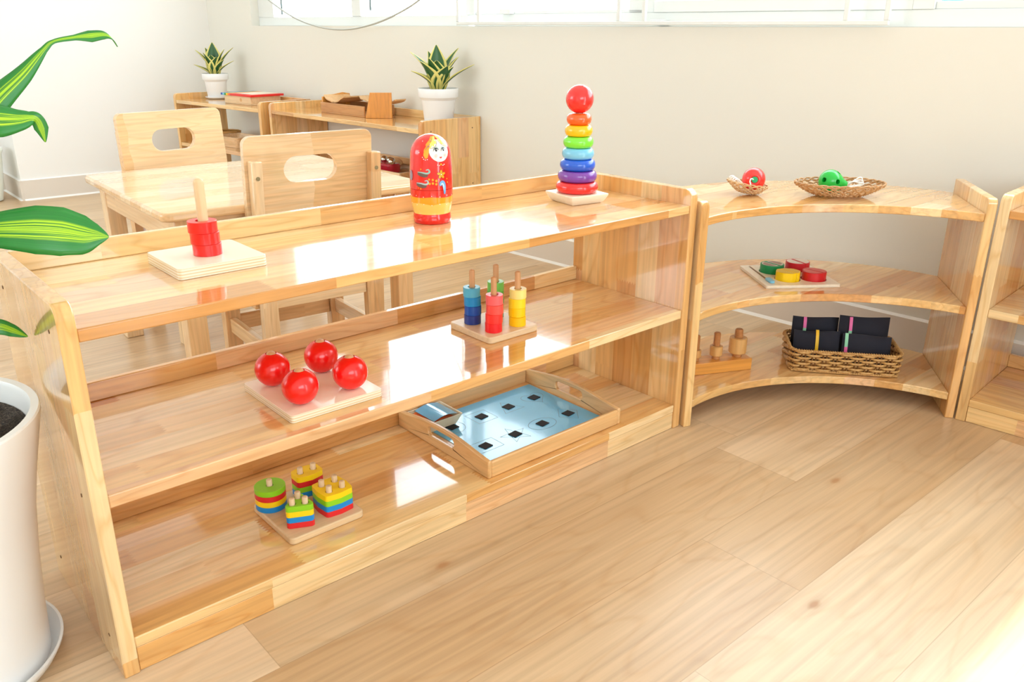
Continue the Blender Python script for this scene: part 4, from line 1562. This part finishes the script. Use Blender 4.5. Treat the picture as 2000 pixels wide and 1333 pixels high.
# far corner shelf: wooden box with a rainbow board on it
bx = thing('wooden_box', 'low pale wooden box on the corner shelf beside the snake plant', 'box', local(far1, 0.42, 0.085, ft1 + 0.0003), far1.rotation_euler.z)
bm = bmesh.new()
box(bm, 0, 0.26, 0, 0.19, 0, 0.006)
for q in ((0, 0.26, 0, 0.008), (0, 0.26, 0.182, 0.19), (0, 0.008, 0.008, 0.182), (0.252, 0.26, 0.008, 0.182)):
    box(bm, q[0], q[1], q[2], q[3], 0.006, 0.045)
link('box_body', bm, beech('x'), bx, 0.002)
bm = bmesh.new()
prism(bm, circ(0.165, 0.026, 0.010, 20), -0.0008, 0.002, 'y')
link('pull_hole', bm, paint('tan_knob', (212, 164, 110), 0.4), bx, smooth=False)
rbw = thing('rainbow_board', 'flat toy board with rainbow coloured strips lying on the wooden box', 'toy board', local(far1, 0.40, 0.075, ft1 + 0.0456), far1.rotation_euler.z)
RBC = [(46, 84, 170), (120, 190, 220), (30, 150, 80), (250, 196, 20), (250, 120, 40), (214, 60, 60)]
for i, c in enumerate(RBC):
    part_box('colour_strip', (0.018 * i, 0.018 * i + 0.0175, 0, 0.21, 0, 0.011), paint('rainbow_strip_%d' % i, c, 0.35), rbw, 0.001)
part_box('board', (0.1085, 0.30, 0, 0.21, 0, 0.011), paint('red_board', (222, 40, 36), 0.35), rbw, 0.001)
part_box('picture_panel', (0.115, 0.27, 0.03, 0.20, 0.0112, 0.0122), paint('pale_picture', (236, 226, 206), 0.4), rbw, 0)

# near wall shelf: amber tray holding a wooden board and a standing wedge
tx = thing('wooden_tray', 'small brown wooden tray on top of the wall shelf left of the snake plant', 'tray', local(far2, 0.29, 0.130, ft2 + 0.0003), far2.rotation_euler.z)
bm = bmesh.new()
box(bm, 0, 0.37, 0, 0.18, 0, 0.006)
box(bm, 0, 0.37, 0, 0.008, 0.006, 0.05)
box(bm, 0, 0.37, 0.172, 0.18, 0.006, 0.05)
link('tray_body', bm, wood('tan_tray_wood', 'x', [(214, 162, 108), (206, 152, 98)], 0.5, 3.0, 0.35, 0.1, 0.8), tx, 0.0015)
bm = bmesh.new()
prism(bm, [(0.008, 0.006), (0.172, 0.006), (0.172, 0.085), (0.13, 0.092), (0.008, 0.075)], 0.0, 0.009, 'x')
link('end_wall', bm, amber('z'), tx, 0.0015)
wd = thing('wooden_wedge', 'amber wooden wedge block standing at the right end of the brown tray', 'block', local(far2, 0.668, 0.135, ft2 + 0.0003), R(-38))
bm = bmesh.new()
vs = [bm.verts.new(p) for p in ((0.0, -0.03, 0.0), (0.125, -0.03, 0), (0.125, 0.0025, 0), (0.0, 0.0025, 0), (0.024, -0.02, 0.115), (0.125, -0.02, 0.115), (0.125, 0.0025, 0.115), (0.024, 0.0025, 0.115))]
for q in ((0, 3, 2, 1), (4, 5, 6, 7), (0, 1, 5, 4), (1, 2, 6, 5), (2, 3, 7, 6), (3, 0, 4, 7)):
    bm.faces.new([vs[i] for i in q])
link('wedge', bm, amber('z'), wd, 0.0015)


def barkboard(name, label, x, y, z, ln, wd_, tilt):
    t = bmesh.new()
    n = 12
    rr = random.Random(11 + int(ln * 1000))
    top, botm = [], []
    for i in range(n + 1):
        a = ln * i / n
        cz = 0.028 * (2 * i / n - 1) ** 2
        l = -wd_ / 2 + rr.uniform(-0.006, 0.006)
        r = wd_ / 2 + rr.uniform(-0.006, 0.006)
        top.append([t.verts.new((a, q, cz + 0.006)) for q in (l, 0, r)])
        botm.append([t.verts.new((a, q, cz)) for q in (l, 0, r)])
    for i in range(n):
        for k in range(2):
            t.faces.new((top[i][k], top[i + 1][k], top[i + 1][k + 1], top[i][k + 1]))
            t.faces.new((botm[i][k], botm[i][k + 1], botm[i + 1][k + 1], botm[i + 1][k]))
        for k in (0, 2):
            t.faces.new((top[i][k], top[i + 1][k], botm[i + 1][k], botm[i][k]))
    for i in (0, n):
        for k in range(2):
            t.faces.new((top[i][k], top[i][k + 1], botm[i][k + 1], botm[i][k]))
    o = link(name, t, wood('light_card_wood', 'x', [(232, 190, 140), (226, 182, 130)], 0.5, 3.0, 0.5, 0, 0.6), ang=40)
    o.location = local(far2, x, y, z)
    o.rotation_euler = (0, R(tilt), far2.rotation_euler.z)
    tag(o, label, 'wooden board')
    return o


barkboard('wooden_board', 'curled thin wooden sheet lying across the brown tray, left one', 0.295, 0.222, ft2 + 0.0512, 0.17, 0.15, 0)
barkboard('wooden_board', 'thin wooden sheet leaning out past the amber wedge, right one', 0.475, 0.264, ft2 + 0.0512, 0.30, 0.066, 0)

# near wall shelf, middle board: tray with jingle bells
bt = thing('wooden_tray', 'pale wooden tray with a round cut-out on the middle board of the wall shelf', 'tray', local(far2, 0.62, 0.05, fm2 + 0.0003), far2.rotation_euler.z)
bm = bmesh.new()
box(bm, 0, 0.40, 0, 0.22, 0, 0.005)
for q in ((0, 0.40, 0, 0.008), (0, 0.40, 0.212, 0.22), (0, 0.008, 0.008, 0.212), (0.392, 0.40, 0.008, 0.212)):
    box(bm, q[0], q[1], q[2], q[3], 0.005, 0.03)
box(bm, 0, 0.40, 0.19, 0.212, 0.03, 0.06)
link('tray_body', bm, pale('x'), bt, 0.0015)
bm = bmesh.new()
prism(bm, ell(0.13, 0.034, 0.05, 0.019, 28), 0.186, 0.1905, 'y')
link('handle_recess', bm, paint('tan_recess', (196, 150, 98), 0.5), bt, smooth=False)
bl = thing('jingle_bell_shaker', 'dark red hand shaker with silver bells in the pale tray', 'bell shaker', local(far2, 0.735, 0.10, fm2 + 0.0058), far2.rotation_euler.z)
bm = bmesh.new()
prism(bm, rrect(0, 0.150, 0, 0.075, 0.03), 0, 0.042)
link('handle', bm, paint('crimson_plastic', (176, 24, 46), 0.25, 0.3), bl, 0.008, seg=3)
for i, (x, y) in enumerate(((0.045, 0.045), (0.085, 0.05), (0.115, 0.04), (0.135, 0.020), (0.03, 0.058))):
    bm = bmesh.new()
    bmesh.ops.create_uvsphere(bm, u_segments=20, v_segments=12, radius=0.0155)
    bmesh.ops.translate(bm, verts=bm.verts[:], vec=(x, y, 0.0525))
    link('bell', bm, paint('silver_bell', (214, 210, 204), 0.12, 0, 1.0), bl, ang=80)


# ================================================================== WOVEN THINGS
def weave_rows(bm, loop, normal, z0, dz, rows, r, amp, stakes):
    """Horizontal canes woven in and out of upright stakes round a closed loop of points."""
    n = len(loop)
    for k in range(rows):
        pts = []
        for i in range(n):
            ph = math.cos(PI * i * stakes / n + PI * k)
            p = loop[i] + normal[i] * amp * ph
            pts.append((p.x, p.y, z0 + dz * k))
        tube(bm, pts, r, True, 6)


def bowl_weave(bm, rx, ry, h, rows, spokes, r, rimwave, tilt=0.0, flat=0.35):
    def P(a, t):
        q = flat + (1 - flat) * t
        z = h * t ** 1.6
        return Vector((rx * q * math.cos(a), ry * q * math.sin(a), z + tilt * rx * q * math.cos(a)))
    n = spokes * 6
    for k in range(rows):
        t = k / (rows - 1)
        pts = []
        for i in range(n):
            a = 2 * PI * i / n
            p = P(a, t)
            p.z += r * 1.0 * math.cos(PI * i / 3 + PI * k)
            pts.append(p)
        tube(bm, pts, r, True, 5)
    for i in range(spokes):
        a = 2 * PI * i / spokes
        tube(bm, [P(a, -0.0 + t / 6.0) * 1.0 for t in range(7)], r * 0.85, False, 5)
    # floor of the bowl
    for k in range(1, 5):
        q = flat * k / 5
        tube(bm, [(rx * q * math.cos(2 * PI * i / 40), ry * q * math.sin(2 * PI * i / 40), tilt * rx * q * math.cos(2 * PI * i / 40)) for i in range(40)], r, True, 5)
    # scalloped border of looping canes
    m = spokes
    for s in range(m):
        a0, a1 = 2 * PI * s / m, 2 * PI * (s + 2.0) / m
        pts = []
        for j in range(9):
            t = j / 8
            p = P(a0 + (a1 - a0) * t, 1.0)
            out = Vector((math.cos(a0 + (a1 - a0) * t), math.sin(a0 + (a1 - a0) * t), 0))
            k = math.sin(PI * t)
            pts.append(p + out * (rimwave * 0.55 * k + 0.002 * math.cos(PI * t)) + Vector((0, 0, rimwave * k)))
        tube(bm, pts, r * 1.15, False, 5)


CANG = R(-41)
ZC = 0.534
ds = bmesh.new()
bowl_weave(ds, 0.050, 0.042, 0.020, 6, 16, 0.0014, 0.006, tilt=-0.16, flat=0.42)
mz = min(v.co.z for v in ds.verts)
bmesh.ops.translate(ds, verts=ds.verts[:], vec=(0, 0, -mz))
dish = link('wicker_dish', ds, WICKER, ang=80)
dish.location = (1.688, 0.094, ZC + 0.0003)
dish.rotation_euler = (0, 0, CANG)
tag(dish, 'small pale wicker dish holding the red lacing apple', 'wicker dish')
ds = bmesh.new()
bowl_weave(ds, 0.112, 0.074, 0.026, 8, 26, 0.0020, 0.007, tilt=0.0, flat=0.45)
mz = min(v.co.z for v in ds.verts)
bmesh.ops.translate(ds, verts=ds.verts[:], vec=(0, 0, -mz))
wt = link('wicker_tray', ds, BROWNW, ang=80)
wt.location = (1.858, -0.072, ZC + 0.0003)
wt.rotation_euler = (0, 0, CANG)
tag(wt, 'larger oval brown wicker tray holding the green lacing pear', 'wicker tray')

CORD = paint('white_cotton_cord', (244, 244, 240), 0.7)
RT = Vector((math.cos(CANG), math.sin(CANG), 0))           # to the right in the picture
TC = Vector((math.cos(R(229)), math.sin(R(229)), 0))       # towards the camera
UP = Vector((0, 0, 1))

# red lacing apple with a green plug and dimples
AP = Vector((1.6985, 0.0835, ZC + 0.0115 + 0.0295))
ap = thing('lacing_apple', 'red wooden lacing apple with a green dot, in the small wicker dish', 'lacing toy', AP)
ra = 0.0298
ax = (TC * 0.92 - RT * 0.18 + UP * 0.10).normalized()
rot = ax.to_track_quat('Z', 'Y').to_matrix().to_4x4()
bm = bmesh.new()
prof = [(0.0, ra * 0.80), (0.006, ra * 0.80), (0.0085, ra * 0.86), (0.0115, ra * 0.915)] + [(ra * math.cos(R(a)), ra * math.sin(R(a))) for a in range(62, -80, -8)] + [(0.006, -ra * 0.93), (0, -ra * 0.90)]
lathe(bm, prof, 48)
bm.transform(rot)
abody = link('apple_body', bm, paint('apple_red', (240, 44, 40), 0.25, 0.4), ap, ang=70)
bm = bmesh.new()
lathe(bm, [(0.0, ra * 0.80 + 0.0002), (0.0078, ra * 0.80 + 0.0002), (0.0078, ra * 0.80 + 0.0075), (0.0, ra * 0.80 + 0.0078)], 28)
bm.transform(rot)
link('green_plug', bm, paint('plug_green', (14, 160, 100), 0.4), ap, ang=50)
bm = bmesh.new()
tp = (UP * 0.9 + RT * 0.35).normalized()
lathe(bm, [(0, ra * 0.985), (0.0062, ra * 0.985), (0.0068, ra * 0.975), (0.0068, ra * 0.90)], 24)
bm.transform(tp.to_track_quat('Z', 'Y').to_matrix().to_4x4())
link('hole', bm, paint('apple_hole_shade', (150, 16, 20), 0.6), ap, ang=50)  # solid cap, the hole's shade is put into its darker red
bm = bmesh.new()
c0 = ax * (ra * 0.98)
tube(bm, spline([c0 - RT * 0.002, c0 - RT * 0.010 + UP * 0.003 + TC * 0.002, c0 - RT * 0.013 - UP * 0.004 + TC * 0.004, c0 - RT * 0.011 - UP * 0.012 + TC * 0.005, c0 - RT * 0.013 - UP * 0.020 + TC * 0.003], 6), 0.0016, sides=8)
bs = -RT * 0.036 - UP * 0.012
for k in range(4):
    a = RT * (-0.003 * k) + UP * 0.002 * k + TC * (0.010 - 0.007 * k)
    tube(bm, spline([bs + a + RT * 0.010 - UP * 0.004, bs + a - RT * 0.006 + UP * 0.012, bs + a - RT * 0.016 + UP * 0.010, bs + a - RT * 0.010 + UP * 0.001, bs + a + RT * 0.006 - UP * 0.006], 5), 0.0016, sides=8)
link('lacing_cord', bm, CORD, ap, ang=80)

# green lacing pear lying on its side
PE = Vector((1.8525, -0.048, ZC + 0.0065 + 0.0300))
pe = thing('lacing_pear', 'green wooden lacing pear with drilled holes, lying in the oval wicker tray', 'lacing toy', PE)
pax = (RT * 0.93 + TC * 0.20 - UP * 0.22).normalized()
prm = pax.to_track_quat('Z', 'Y').to_matrix().to_4x4()
rp = 0.0302
prof = [(0, -rp)] + [(rp * math.cos(R(a)), rp * math.sin(R(a))) for a in range(-82, 34, 8)] + [(0.0215, 0.0225), (0.0175, 0.0270), (0.0140, 0.0320), (0.0118, 0.0370), (0.0100, 0.0410), (0.0085, 0.0425), (0, 0.0430)]
bm = bmesh.new()
lathe(bm, prof, 56)
bm.transform(prm)
pb = link('pear_body', bm, [paint('pear_green', (4, 186, 62), 0.25, 0.4), paint('dark_green_bore', (6, 104, 40), 0.5)], pe, ang=70)
for d, r in (((TC * 0.93 + RT * 0.30 + UP * 0.10), 0.0062), ((TC * 0.60 - RT * 0.80 + UP * 0.22), 0.0060), ((UP * 0.80 + RT * 0.55 + TC * 0.30), 0.0058), ((-TC * 0.9 + UP * 0.3), 0.006)):
    q = d.normalized()
    c = bmesh.new()
    lathe(c, [(0, 0.012), (r, 0.012), (r, 0.05), (0, 0.05)], 20)
    c.transform(q.to_track_quat('Z', 'Y').to_matrix().to_4x4())
    carve(pb, c)
bm = bmesh.new()
e0 = pax * 0.041
for k in range(3):
    s = TC * (0.006 * k - 0.006)
    tube(bm, spline([e0 + s * 0.3, e0 + RT * 0.012 + s + UP * (0.004 + 0.003 * k), e0 + RT * 0.036 + s + UP * (0.020 - 0.006 * k), e0 + RT * 0.044 + s + UP * (0.010 - 0.003 * k), e0 + RT * 0.030 + s - UP * 0.001, e0 + RT * 0.008 + s - UP * 0.003], 6), 0.0017, sides=8)
link('lacing_cord', bm, CORD, pe, ang=80)

# ================================================================== MIDDLE BOARD OF THE CORNER UNIT: fruit cutting puzzle
ZCM = 0.3003
FA = R(-36)
fz = thing('puzzle_board', 'thin square wooden board of the fruit puzzle on the curved middle shelf', 'puzzle board', (1.673, -0.005, ZCM), FA)
bm = bmesh.new()
FR = [(0.068, 0.137, 'round'), (0.150, 0.157, 'round'), (0.082, 0.060, 'lemon'), (0.154, 0.058, 'berry')]
prism_holes(bm, rrect(0, 0.205, 0, 0.205, 0.006), [circ(x, y, 0.0345, 36) for x, y, _ in FR] + [[(0.0215, 0.060), (0.0285, 0.060), (0.0275, 0.195), (0.0225, 0.195)]], 0.002, 0.008)
link('board', bm, whitewood('y'), fz, 0, smooth=False)
part_box('backing', (0.001, 0.204, 0.001, 0.204, 0.0, 0.0019), whitewood('y'), fz, 0)


def fruit_half(outline_, cx, cy, top_rings, side, label, idx):
    """Half of a round fruit slice: painted side, painted rings on the cut face."""
    c = Vector((1.673, -0.005)) + Vector((math.cos(FA) * cx - math.sin(FA) * cy, math.sin(FA) * cx + math.cos(FA) * cy))
    o = thing('wooden_fruit_half', label, 'wooden fruit', (c.x, c.y, ZCM + 0.0021), FA, 'wooden fruit halves in the puzzle board')
    bm = bmesh.new()
    prism(bm, outline_, 0, 0.0285)
    link('rind', bm, side, o, 0.0008, ang=30)
    for i, (k, m) in enumerate(top_rings):
        mx, my = sum(p[0] for p in outline_) / len(outline_), sum(p[1] for p in outline_) / len(outline_)
        bm = bmesh.new()
        n = len(outline_)
        vs = []
        for p in outline_:
            vs.append(bm.verts.new((mx + (p[0] - mx) * k, my + (p[1] - my) * k, 0.0286 + 0.0002 * (i + 1))))
        bm.faces.new(vs)
        link('cut_face', bm, m, o, smooth=False)
    return o


def halves(fn, cut, gap=0.0007):
    """Split an outline fn(angle)->radius along direction cut (degrees)."""
    out = []
    for s in (0, 180):
        pts = []
        off = Vector((math.cos(R(cut + 90 + s)), math.sin(R(cut + 90 + s)))) * gap
        for i in range(25):
            a = R(cut + s + 7.5 * i)
            r = fn(a)
            pts.append((r * math.cos(a) + off.x, r * math.sin(a) + off.y))
        out.append(pts)
    return out


KG, KW_, KD_ = paint('kiwi_rind_green', (8, 142, 84), 0.35), paint('fruit_flesh_white', (238, 232, 222), 0.4), paint('kiwi_core_taupe', (160, 132, 116), 0.45)
AR = paint('fruit_apple_red', (206, 38, 50), 0.35)
LY, LY2 = paint('lemon_yellow', (250, 208, 8), 0.35), paint('lemon_flesh', (232, 200, 56), 0.45)
TR, TR2 = paint('berry_red', (204, 26, 34), 0.35), paint('berry_flesh_pink', (222, 110, 104), 0.45)
for i, h in enumerate(halves(lambda a: 0.0318, -62)):
    fruit_half(h, 0.068, 0.137, [(0.80, KW_), (0.66, KD_)], KG, ['right-hand half of the green-rimmed round fruit', 'left-hand half of the green-rimmed round fruit'][i], i)
for i, h in enumerate(halves(lambda a: 0.0322 * (1 - 0.10 * max(0, math.cos(a - R(100))) ** 8), -72)):
    fruit_half(h, 0.150, 0.157, [(0.84, KW_)], AR, ['right-hand half of the red apple with white flesh', 'left-hand half of the red apple with white flesh'][i], i)
for i, h in enumerate(halves(lambda a: 0.0300 + 0.0022 * math.cos(2 * a) + 0.0008 * math.cos(8 * a), -60)):
    fruit_half(h, 0.082, 0.060, [(0.88, LY2)], LY, ['right-hand half of the yellow lemon', 'left-hand half of the yellow lemon'][i], i)
for i, h in enumerate(halves(lambda a: 0.0308 + 0.0016 * math.cos(3 * a + 0.6), -55)):
    fruit_half(h, 0.154, 0.058, [(0.86, TR2)], TR, ['right-hand half of the red tomato-like fruit with pink face', 'left-hand half of the red tomato-like fruit with pink face'][i], i)
kc = Vector((1.673, -0.005)) + Vector((math.cos(FA) * 0.025 - math.sin(FA) * 0.058, math.sin(FA) * 0.025 + math.cos(FA) * 0.058))
kn = thing('toy_knife', 'toy knife with a light blue handle set in the fruit puzzle board', 'toy knife', (kc.x, kc.y, ZCM + 0.0084), FA)
bm = bmesh.new()
prism(bm, rpoly([(-0.007, -0.038), (0.007, -0.038), (0.0075, 0.0), (-0.0075, 0.0)], 0.005), 0, 0.006)
link('handle', bm, paint('knife_light_blue', (126, 196, 226), 0.4), kn, 0.001)
part_box('blade', (-0.0018, 0.0018, 0.0, 0.130, -0.004, 0.0006), wood('dark_blade_wood', 'y', [(150, 112, 66), (146, 106, 62)], 0.5, 3, 0.5, 0, 0.5), kn, 0)

# ================================================================== BOTTOM BOARD OF THE CORNER UNIT: basket of pouches, bolt block
ZCB = 0.0683
BA = math.atan2(-0.777, 0.63)
BL_, BW_, BH_ = 0.292, 0.170, 0.066
bk = thing('rattan_basket', 'low rectangular woven rattan basket on the curved bottom shelf', 'basket', (1.728, -0.068, ZCB), BA)


def rr_loop(x0, x1, y0, y1, r, n):
    poly = [Vector((a, b_)) for a, b_ in rrect(x0, x1, y0, y1, r, 8)]
    seg = [(poly[i], poly[(i + 1) % len(poly)]) for i in range(len(poly))]
    tot = sum((b_ - a).length for a, b_ in seg)
    out, nor = [], []
    for k in range(n):
        d = tot * k / n
        for a, b_ in seg:
            l = (b_ - a).length
            if d <= l:
                t = (b_ - a).normalized()
                out.append(a + t * d)
                nor.append(Vector((t.y, -t.x)))
                break
            d -= l
    return out, nor


ST = 30
loop, nor = rr_loop(0.007, BL_ - 0.007, 0.007, BW_ - 0.007, 0.022, ST * 9)
bm = bmesh.new()
RO = 7
for k in range(RO):
    g = k / (RO - 1)
    pts = []
    for i in range(len(loop)):
        ph = math.sin(PI * i / 9.0 + k * PI)
        p = loop[i] + nor[i] * (0.004 * g + 0.0036 * max(-1, min(1, ph * 1.9)))
        pts.append((p.x, p.y, 0.0085 + 0.0083 * k))
    tube(bm, pts, 0.0036, True, 6)
link('woven_wall', bm, RATTAN, bk, ang=80)
bm = bmesh.new()
for s_ in range(ST):
    for d in (3, 6):
        i = s_ * 9 + d
        p, n_ = loop[i], nor[i]
        tube(bm, [(p.x, p.y, 0.002), (p.x + n_.x * 0.004, p.y + n_.y * 0.004, BH_ - 0.004)], 0.0022, False, 6)
link('stakes', bm, wickermat('dark_rattan', (104, 68, 34), (142, 98, 52)), bk, ang=80)
bm = bmesh.new()
for z, g, rr in ((BH_ - 0.0035, 0.005, 0.0042), (0.0045, 0.0012, 0.0042)):
    pts = []
    for i in range(len(loop)):
        p = loop[i] + nor[i] * g
        pts.append((p.x, p.y, z))
    tube(bm, pts, rr * 0.8, True, 6)
    for i in range(0, len(loop), 2):
        p, n_ = loop[i] + nor[i] * g, nor[i]
        t = Vector((-n_.y, n_.x))
        q = [(p.x + n_.x * rr * math.cos(a) + t.x * 0.0016 * (a / PI), p.y + n_.y * rr * math.cos(a) + t.y * 0.0016 * (a / PI), z + rr * math.sin(a)) for a in [PI * j / 4 for j in range(5)]]
        tube(bm, q, 0.0012, False, 5)
link('wrapped_rim', bm, RATTAN, bk, ang=80)
part_box('basket_floor', (0.008, BL_ - 0.008, 0.008, BW_ - 0.008, 0.002, 0.006), RATTAN, bk, 0)


def pouch(x0, x1, y, z0, z1, tilt, label, zips):
    """Navy fabric pouch standing in the basket; zips = (x, z from, z to, colour names)."""
    w, h, d = x1 - x0, z1 - z0, 0.022
    base = bk.matrix_basis @ Vector(((x0 + x1) / 2, y, z0))
    o = thing('fabric_pouch', label, 'fabric pouch', base, BA, 'navy pouches in the rattan basket')
    o.rotation_euler = (R(tilt), 0, BA)
    bm = bmesh.new()
    nx, nz = 14, 10
    rr = random.Random(int(x0 * 1000) + int(y * 777))
    ph = rr.uniform(0, 6)
    for sgn in (-1, 1):
        grid = []
        for j in range(nz + 1):
            row = []
            for i in range(nx + 1):
                u, v = i / nx, j / nz
                bul = (math.sin(PI * u) * math.sin(PI * min(1, v * 1.0))) ** 0.5 if 0 < u < 1 and 0 < v < 1 else 0
                wav = 0.0012 * math.sin(9 * u + 4 * v + ph)
                zz = v * h + (0.002 * math.sin(5 * u + ph) if j == nz else 0)
                row.append(bm.verts.new(((u - 0.5) * w, sgn * (0.0015 + (d / 2 - 0.0015) * bul) + wav * bul, zz)))
            grid.append(row)
        for j in range(nz):
            for i in range(nx):
                bm.faces.new((grid[j][i], grid[j][i + 1], grid[j + 1][i + 1], grid[j + 1][i]))
        if sgn == -1:
            g0 = grid
        else:
            rim0 = [g0[0][i] for i in range(nx + 1)] + [g0[j][nx] for j in range(1, nz + 1)] + [g0[nz][i] for i in range(nx - 1, -1, -1)] + [g0[j][0] for j in range(nz - 1, 0, -1)]
            rim1 = [grid[0][i] for i in range(nx + 1)] + [grid[j][nx] for j in range(1, nz + 1)] + [grid[nz][i] for i in range(nx - 1, -1, -1)] + [grid[j][0] for j in range(nz - 1, 0, -1)]
            m = len(rim0)
            for i in range(m):
                bm.faces.new((rim0[i], rim0[(i + 1) % m], rim1[(i + 1) % m], rim1[i]))
    body = link('pouch_body', bm, NAVY, o, ang=60)
    for nm, zx, za, zb_, c1, c2 in zips:
        bm = bmesh.new()
        L_ = 8
        for k in range(L_):
            a, b_ = za + (zb_ - za) * k / L_, za + (zb_ - za) * (k + 1) / L_
            fr = lambda q: d / 2 * (max(0.0, math.sin(PI * ((zx + w / 2) / w)) * math.sin(PI * min(0.999, max(0.001, q / h)))) ** 0.5)
            y0, y1 = -fr(a) - 0.0022, -fr(b_) - 0.0022
            obox(bm, (zx, (y0 + y1) / 2, (a + b_) / 2), (0.0042, 0, 0), (0, 0.0012, 0), (0, (y1 - y0) / 2, (b_ - a) / 2))
        zo = link(nm, bm, [c1, c2], o, smooth=False)
        for p in zo.data.polygons:
            if (p.index // 6) % 8 < 3:
                p.material_index = 1
    return o


PINK, MINT, YEL = paint('zip_pink', (240, 110, 176), 0.5), paint('zip_mint', (150, 220, 180), 0.5), paint('zip_yellow', (246, 196, 22), 0.45)
zb0 = 0.0745 - 0.068
pouch(0.019, 0.143, 0.133, 0.0075, 0.1165, -4, 'navy pouch at the back left of the basket with a short pink zip', [('pink_zip', -0.029, 0.060, 0.108, PINK, MINT)])
pouch(0.140, 0.272, 0.112, 0.0075, 0.1315, -4, 'tallest navy pouch at the back right of the basket with pink and mint zip', [('pink_zip', -0.036, 0.062, 0.122, PINK, MINT)])
pouch(0.019, 0.141, 0.080, 0.0075, 0.0920, -8, 'navy pouch at the front left of the basket with a yellow zip', [('yellow_zip', 0.000, 0.030, 0.088, YEL, YEL)])
pouch(0.146, 0.273, 0.068, 0.0075, 0.0920, -8, 'navy pouch at the front right of the basket with mint and pink zip', [('mint_zip', -0.054, 0.028, 0.088, MINT, PINK)])

# block with wooden bolts, partly hidden behind the corner unit's left side panel
tb_dir = (Vector((1.647, 0.045)) - Vector((1.588, 0.073)))
BBA = math.atan2(tb_dir.y, tb_dir.x)
bb = thing('bolt_block', 'orange-brown wooden block with threaded posts on the curved bottom shelf, left', 'bolt block', (1.588, 0.073, ZCB), BBA)
part_box('block', (-0.125, 0.098, -0.0265, 0.0265, 0, 0.033), amber('x'), bb, 0.0015)
THR = wood('reddish_dowel', 'z', [(198, 140, 86), (194, 136, 80)], 0.5, 3, 0.45, 0, 0.6)
NUT = wood('honey_nut_wood', 'z', [(222, 172, 106), (226, 178, 112)], 0.5, 3, 0.35, 0.1, 0.7)
for x, rn, zn0, zn1, zt_, rp_, lb in ((0.0653, 0.0238, 0.0445, 0.0885, 0.1120, 0.0105, 'thick round wooden nut on the right post of the bolt block'),
                                     (0.0, 0.0172, 0.0425, 0.0705, 0.1085, 0.0085, 'smaller round wooden nut on the middle post of the bolt block'),
                                     (-0.060, 0.0140, 0.0425, 0.0650, 0.1060, 0.0075, 'smallest round wooden nut, half hidden behind the side panel')):
    bm = bmesh.new()
    prof = [(0, 0.0332), (rp_ + 0.002, 0.0332), (rp_ + 0.002, zn0 - 0.0005), (rp_, zn0 - 0.0005)]
    z = zn0
    while z < zt_ - 0.003:
        prof += [(rp_, z), (rp_ + 0.0009, z + 0.0008), (rp_, z + 0.0016)]
        z += 0.0026
    prof += [(rp_ - 0.0005, zt_ - 0.0015), (rp_ - 0.002, zt_), (0, zt_)]
    lathe(bm, prof, 28, c=(x, 0))
    link('threaded_post', bm, THR, bb, ang=30)
    p = bb.matrix_basis @ Vector((x, 0, zn0))
    annulus('wooden_nut', (p.x, p.y), rp_ + 0.0014, rn, p.z, p.z + zn1 - zn0, NUT, lb, 'wooden nut', 'nuts on the bolt block', 0.002, 40)

# things on the middle board of the far corner shelf
sb = bmesh.new()
for k in range(7):
    rx = 0.075 + 0.002 * math.sin(k)
    tube(sb, [((rx + 0.0015 * math.cos(i * PI / 2 + k * PI)) * math.cos(2 * PI * i / 48), (0.06 + 0.0015 * math.cos(i * PI / 2 + k * PI)) * math.sin(2 * PI * i / 48), 0.006 + 0.009 * k) for i in range(48)], 0.0050, True, 6)
prism(sb, ell(0, 0, 0.072, 0.057, 32), 0.001, 0.006)
o = link('woven_basket', sb, wickermat('straw_weave', (176, 128, 62), (206, 160, 90)), ang=80)
o.location = local(far1, 0.20, 0.22, fm1 + 0.0003)
o.rotation_euler = (0, 0, far1.rotation_euler.z)
tag(o, 'small straw basket on the middle board of the corner shelf', 'basket')
wbw = thing('wooden_bowl', 'pale wooden trough beside the straw basket on the corner shelf', 'bowl', local(far1, 0.42, 0.14, fm1 + 0.0003), far1.rotation_euler.z)
bm = bmesh.new()
lv = [[bm.verts.new((x * s, y * s, z)) for x, y in rrect(-0.12, 0.12, -0.085, 0.085, 0.03)] for s, z in ((0.80, 0), (1.0, 0.06), (0.93, 0.06), (0.74, 0.010))]
n = len(lv[0])
for a, b_ in zip(lv, lv[1:]):
    for i in range(n):
        j = (i + 1) % n
        bm.faces.new((a[i], a[j], b_[j], b_[i]))
bm.faces.new(lv[0])
bm.faces.new(lv[-1])
link('trough', bm, pale('x'), wbw, 0.001)
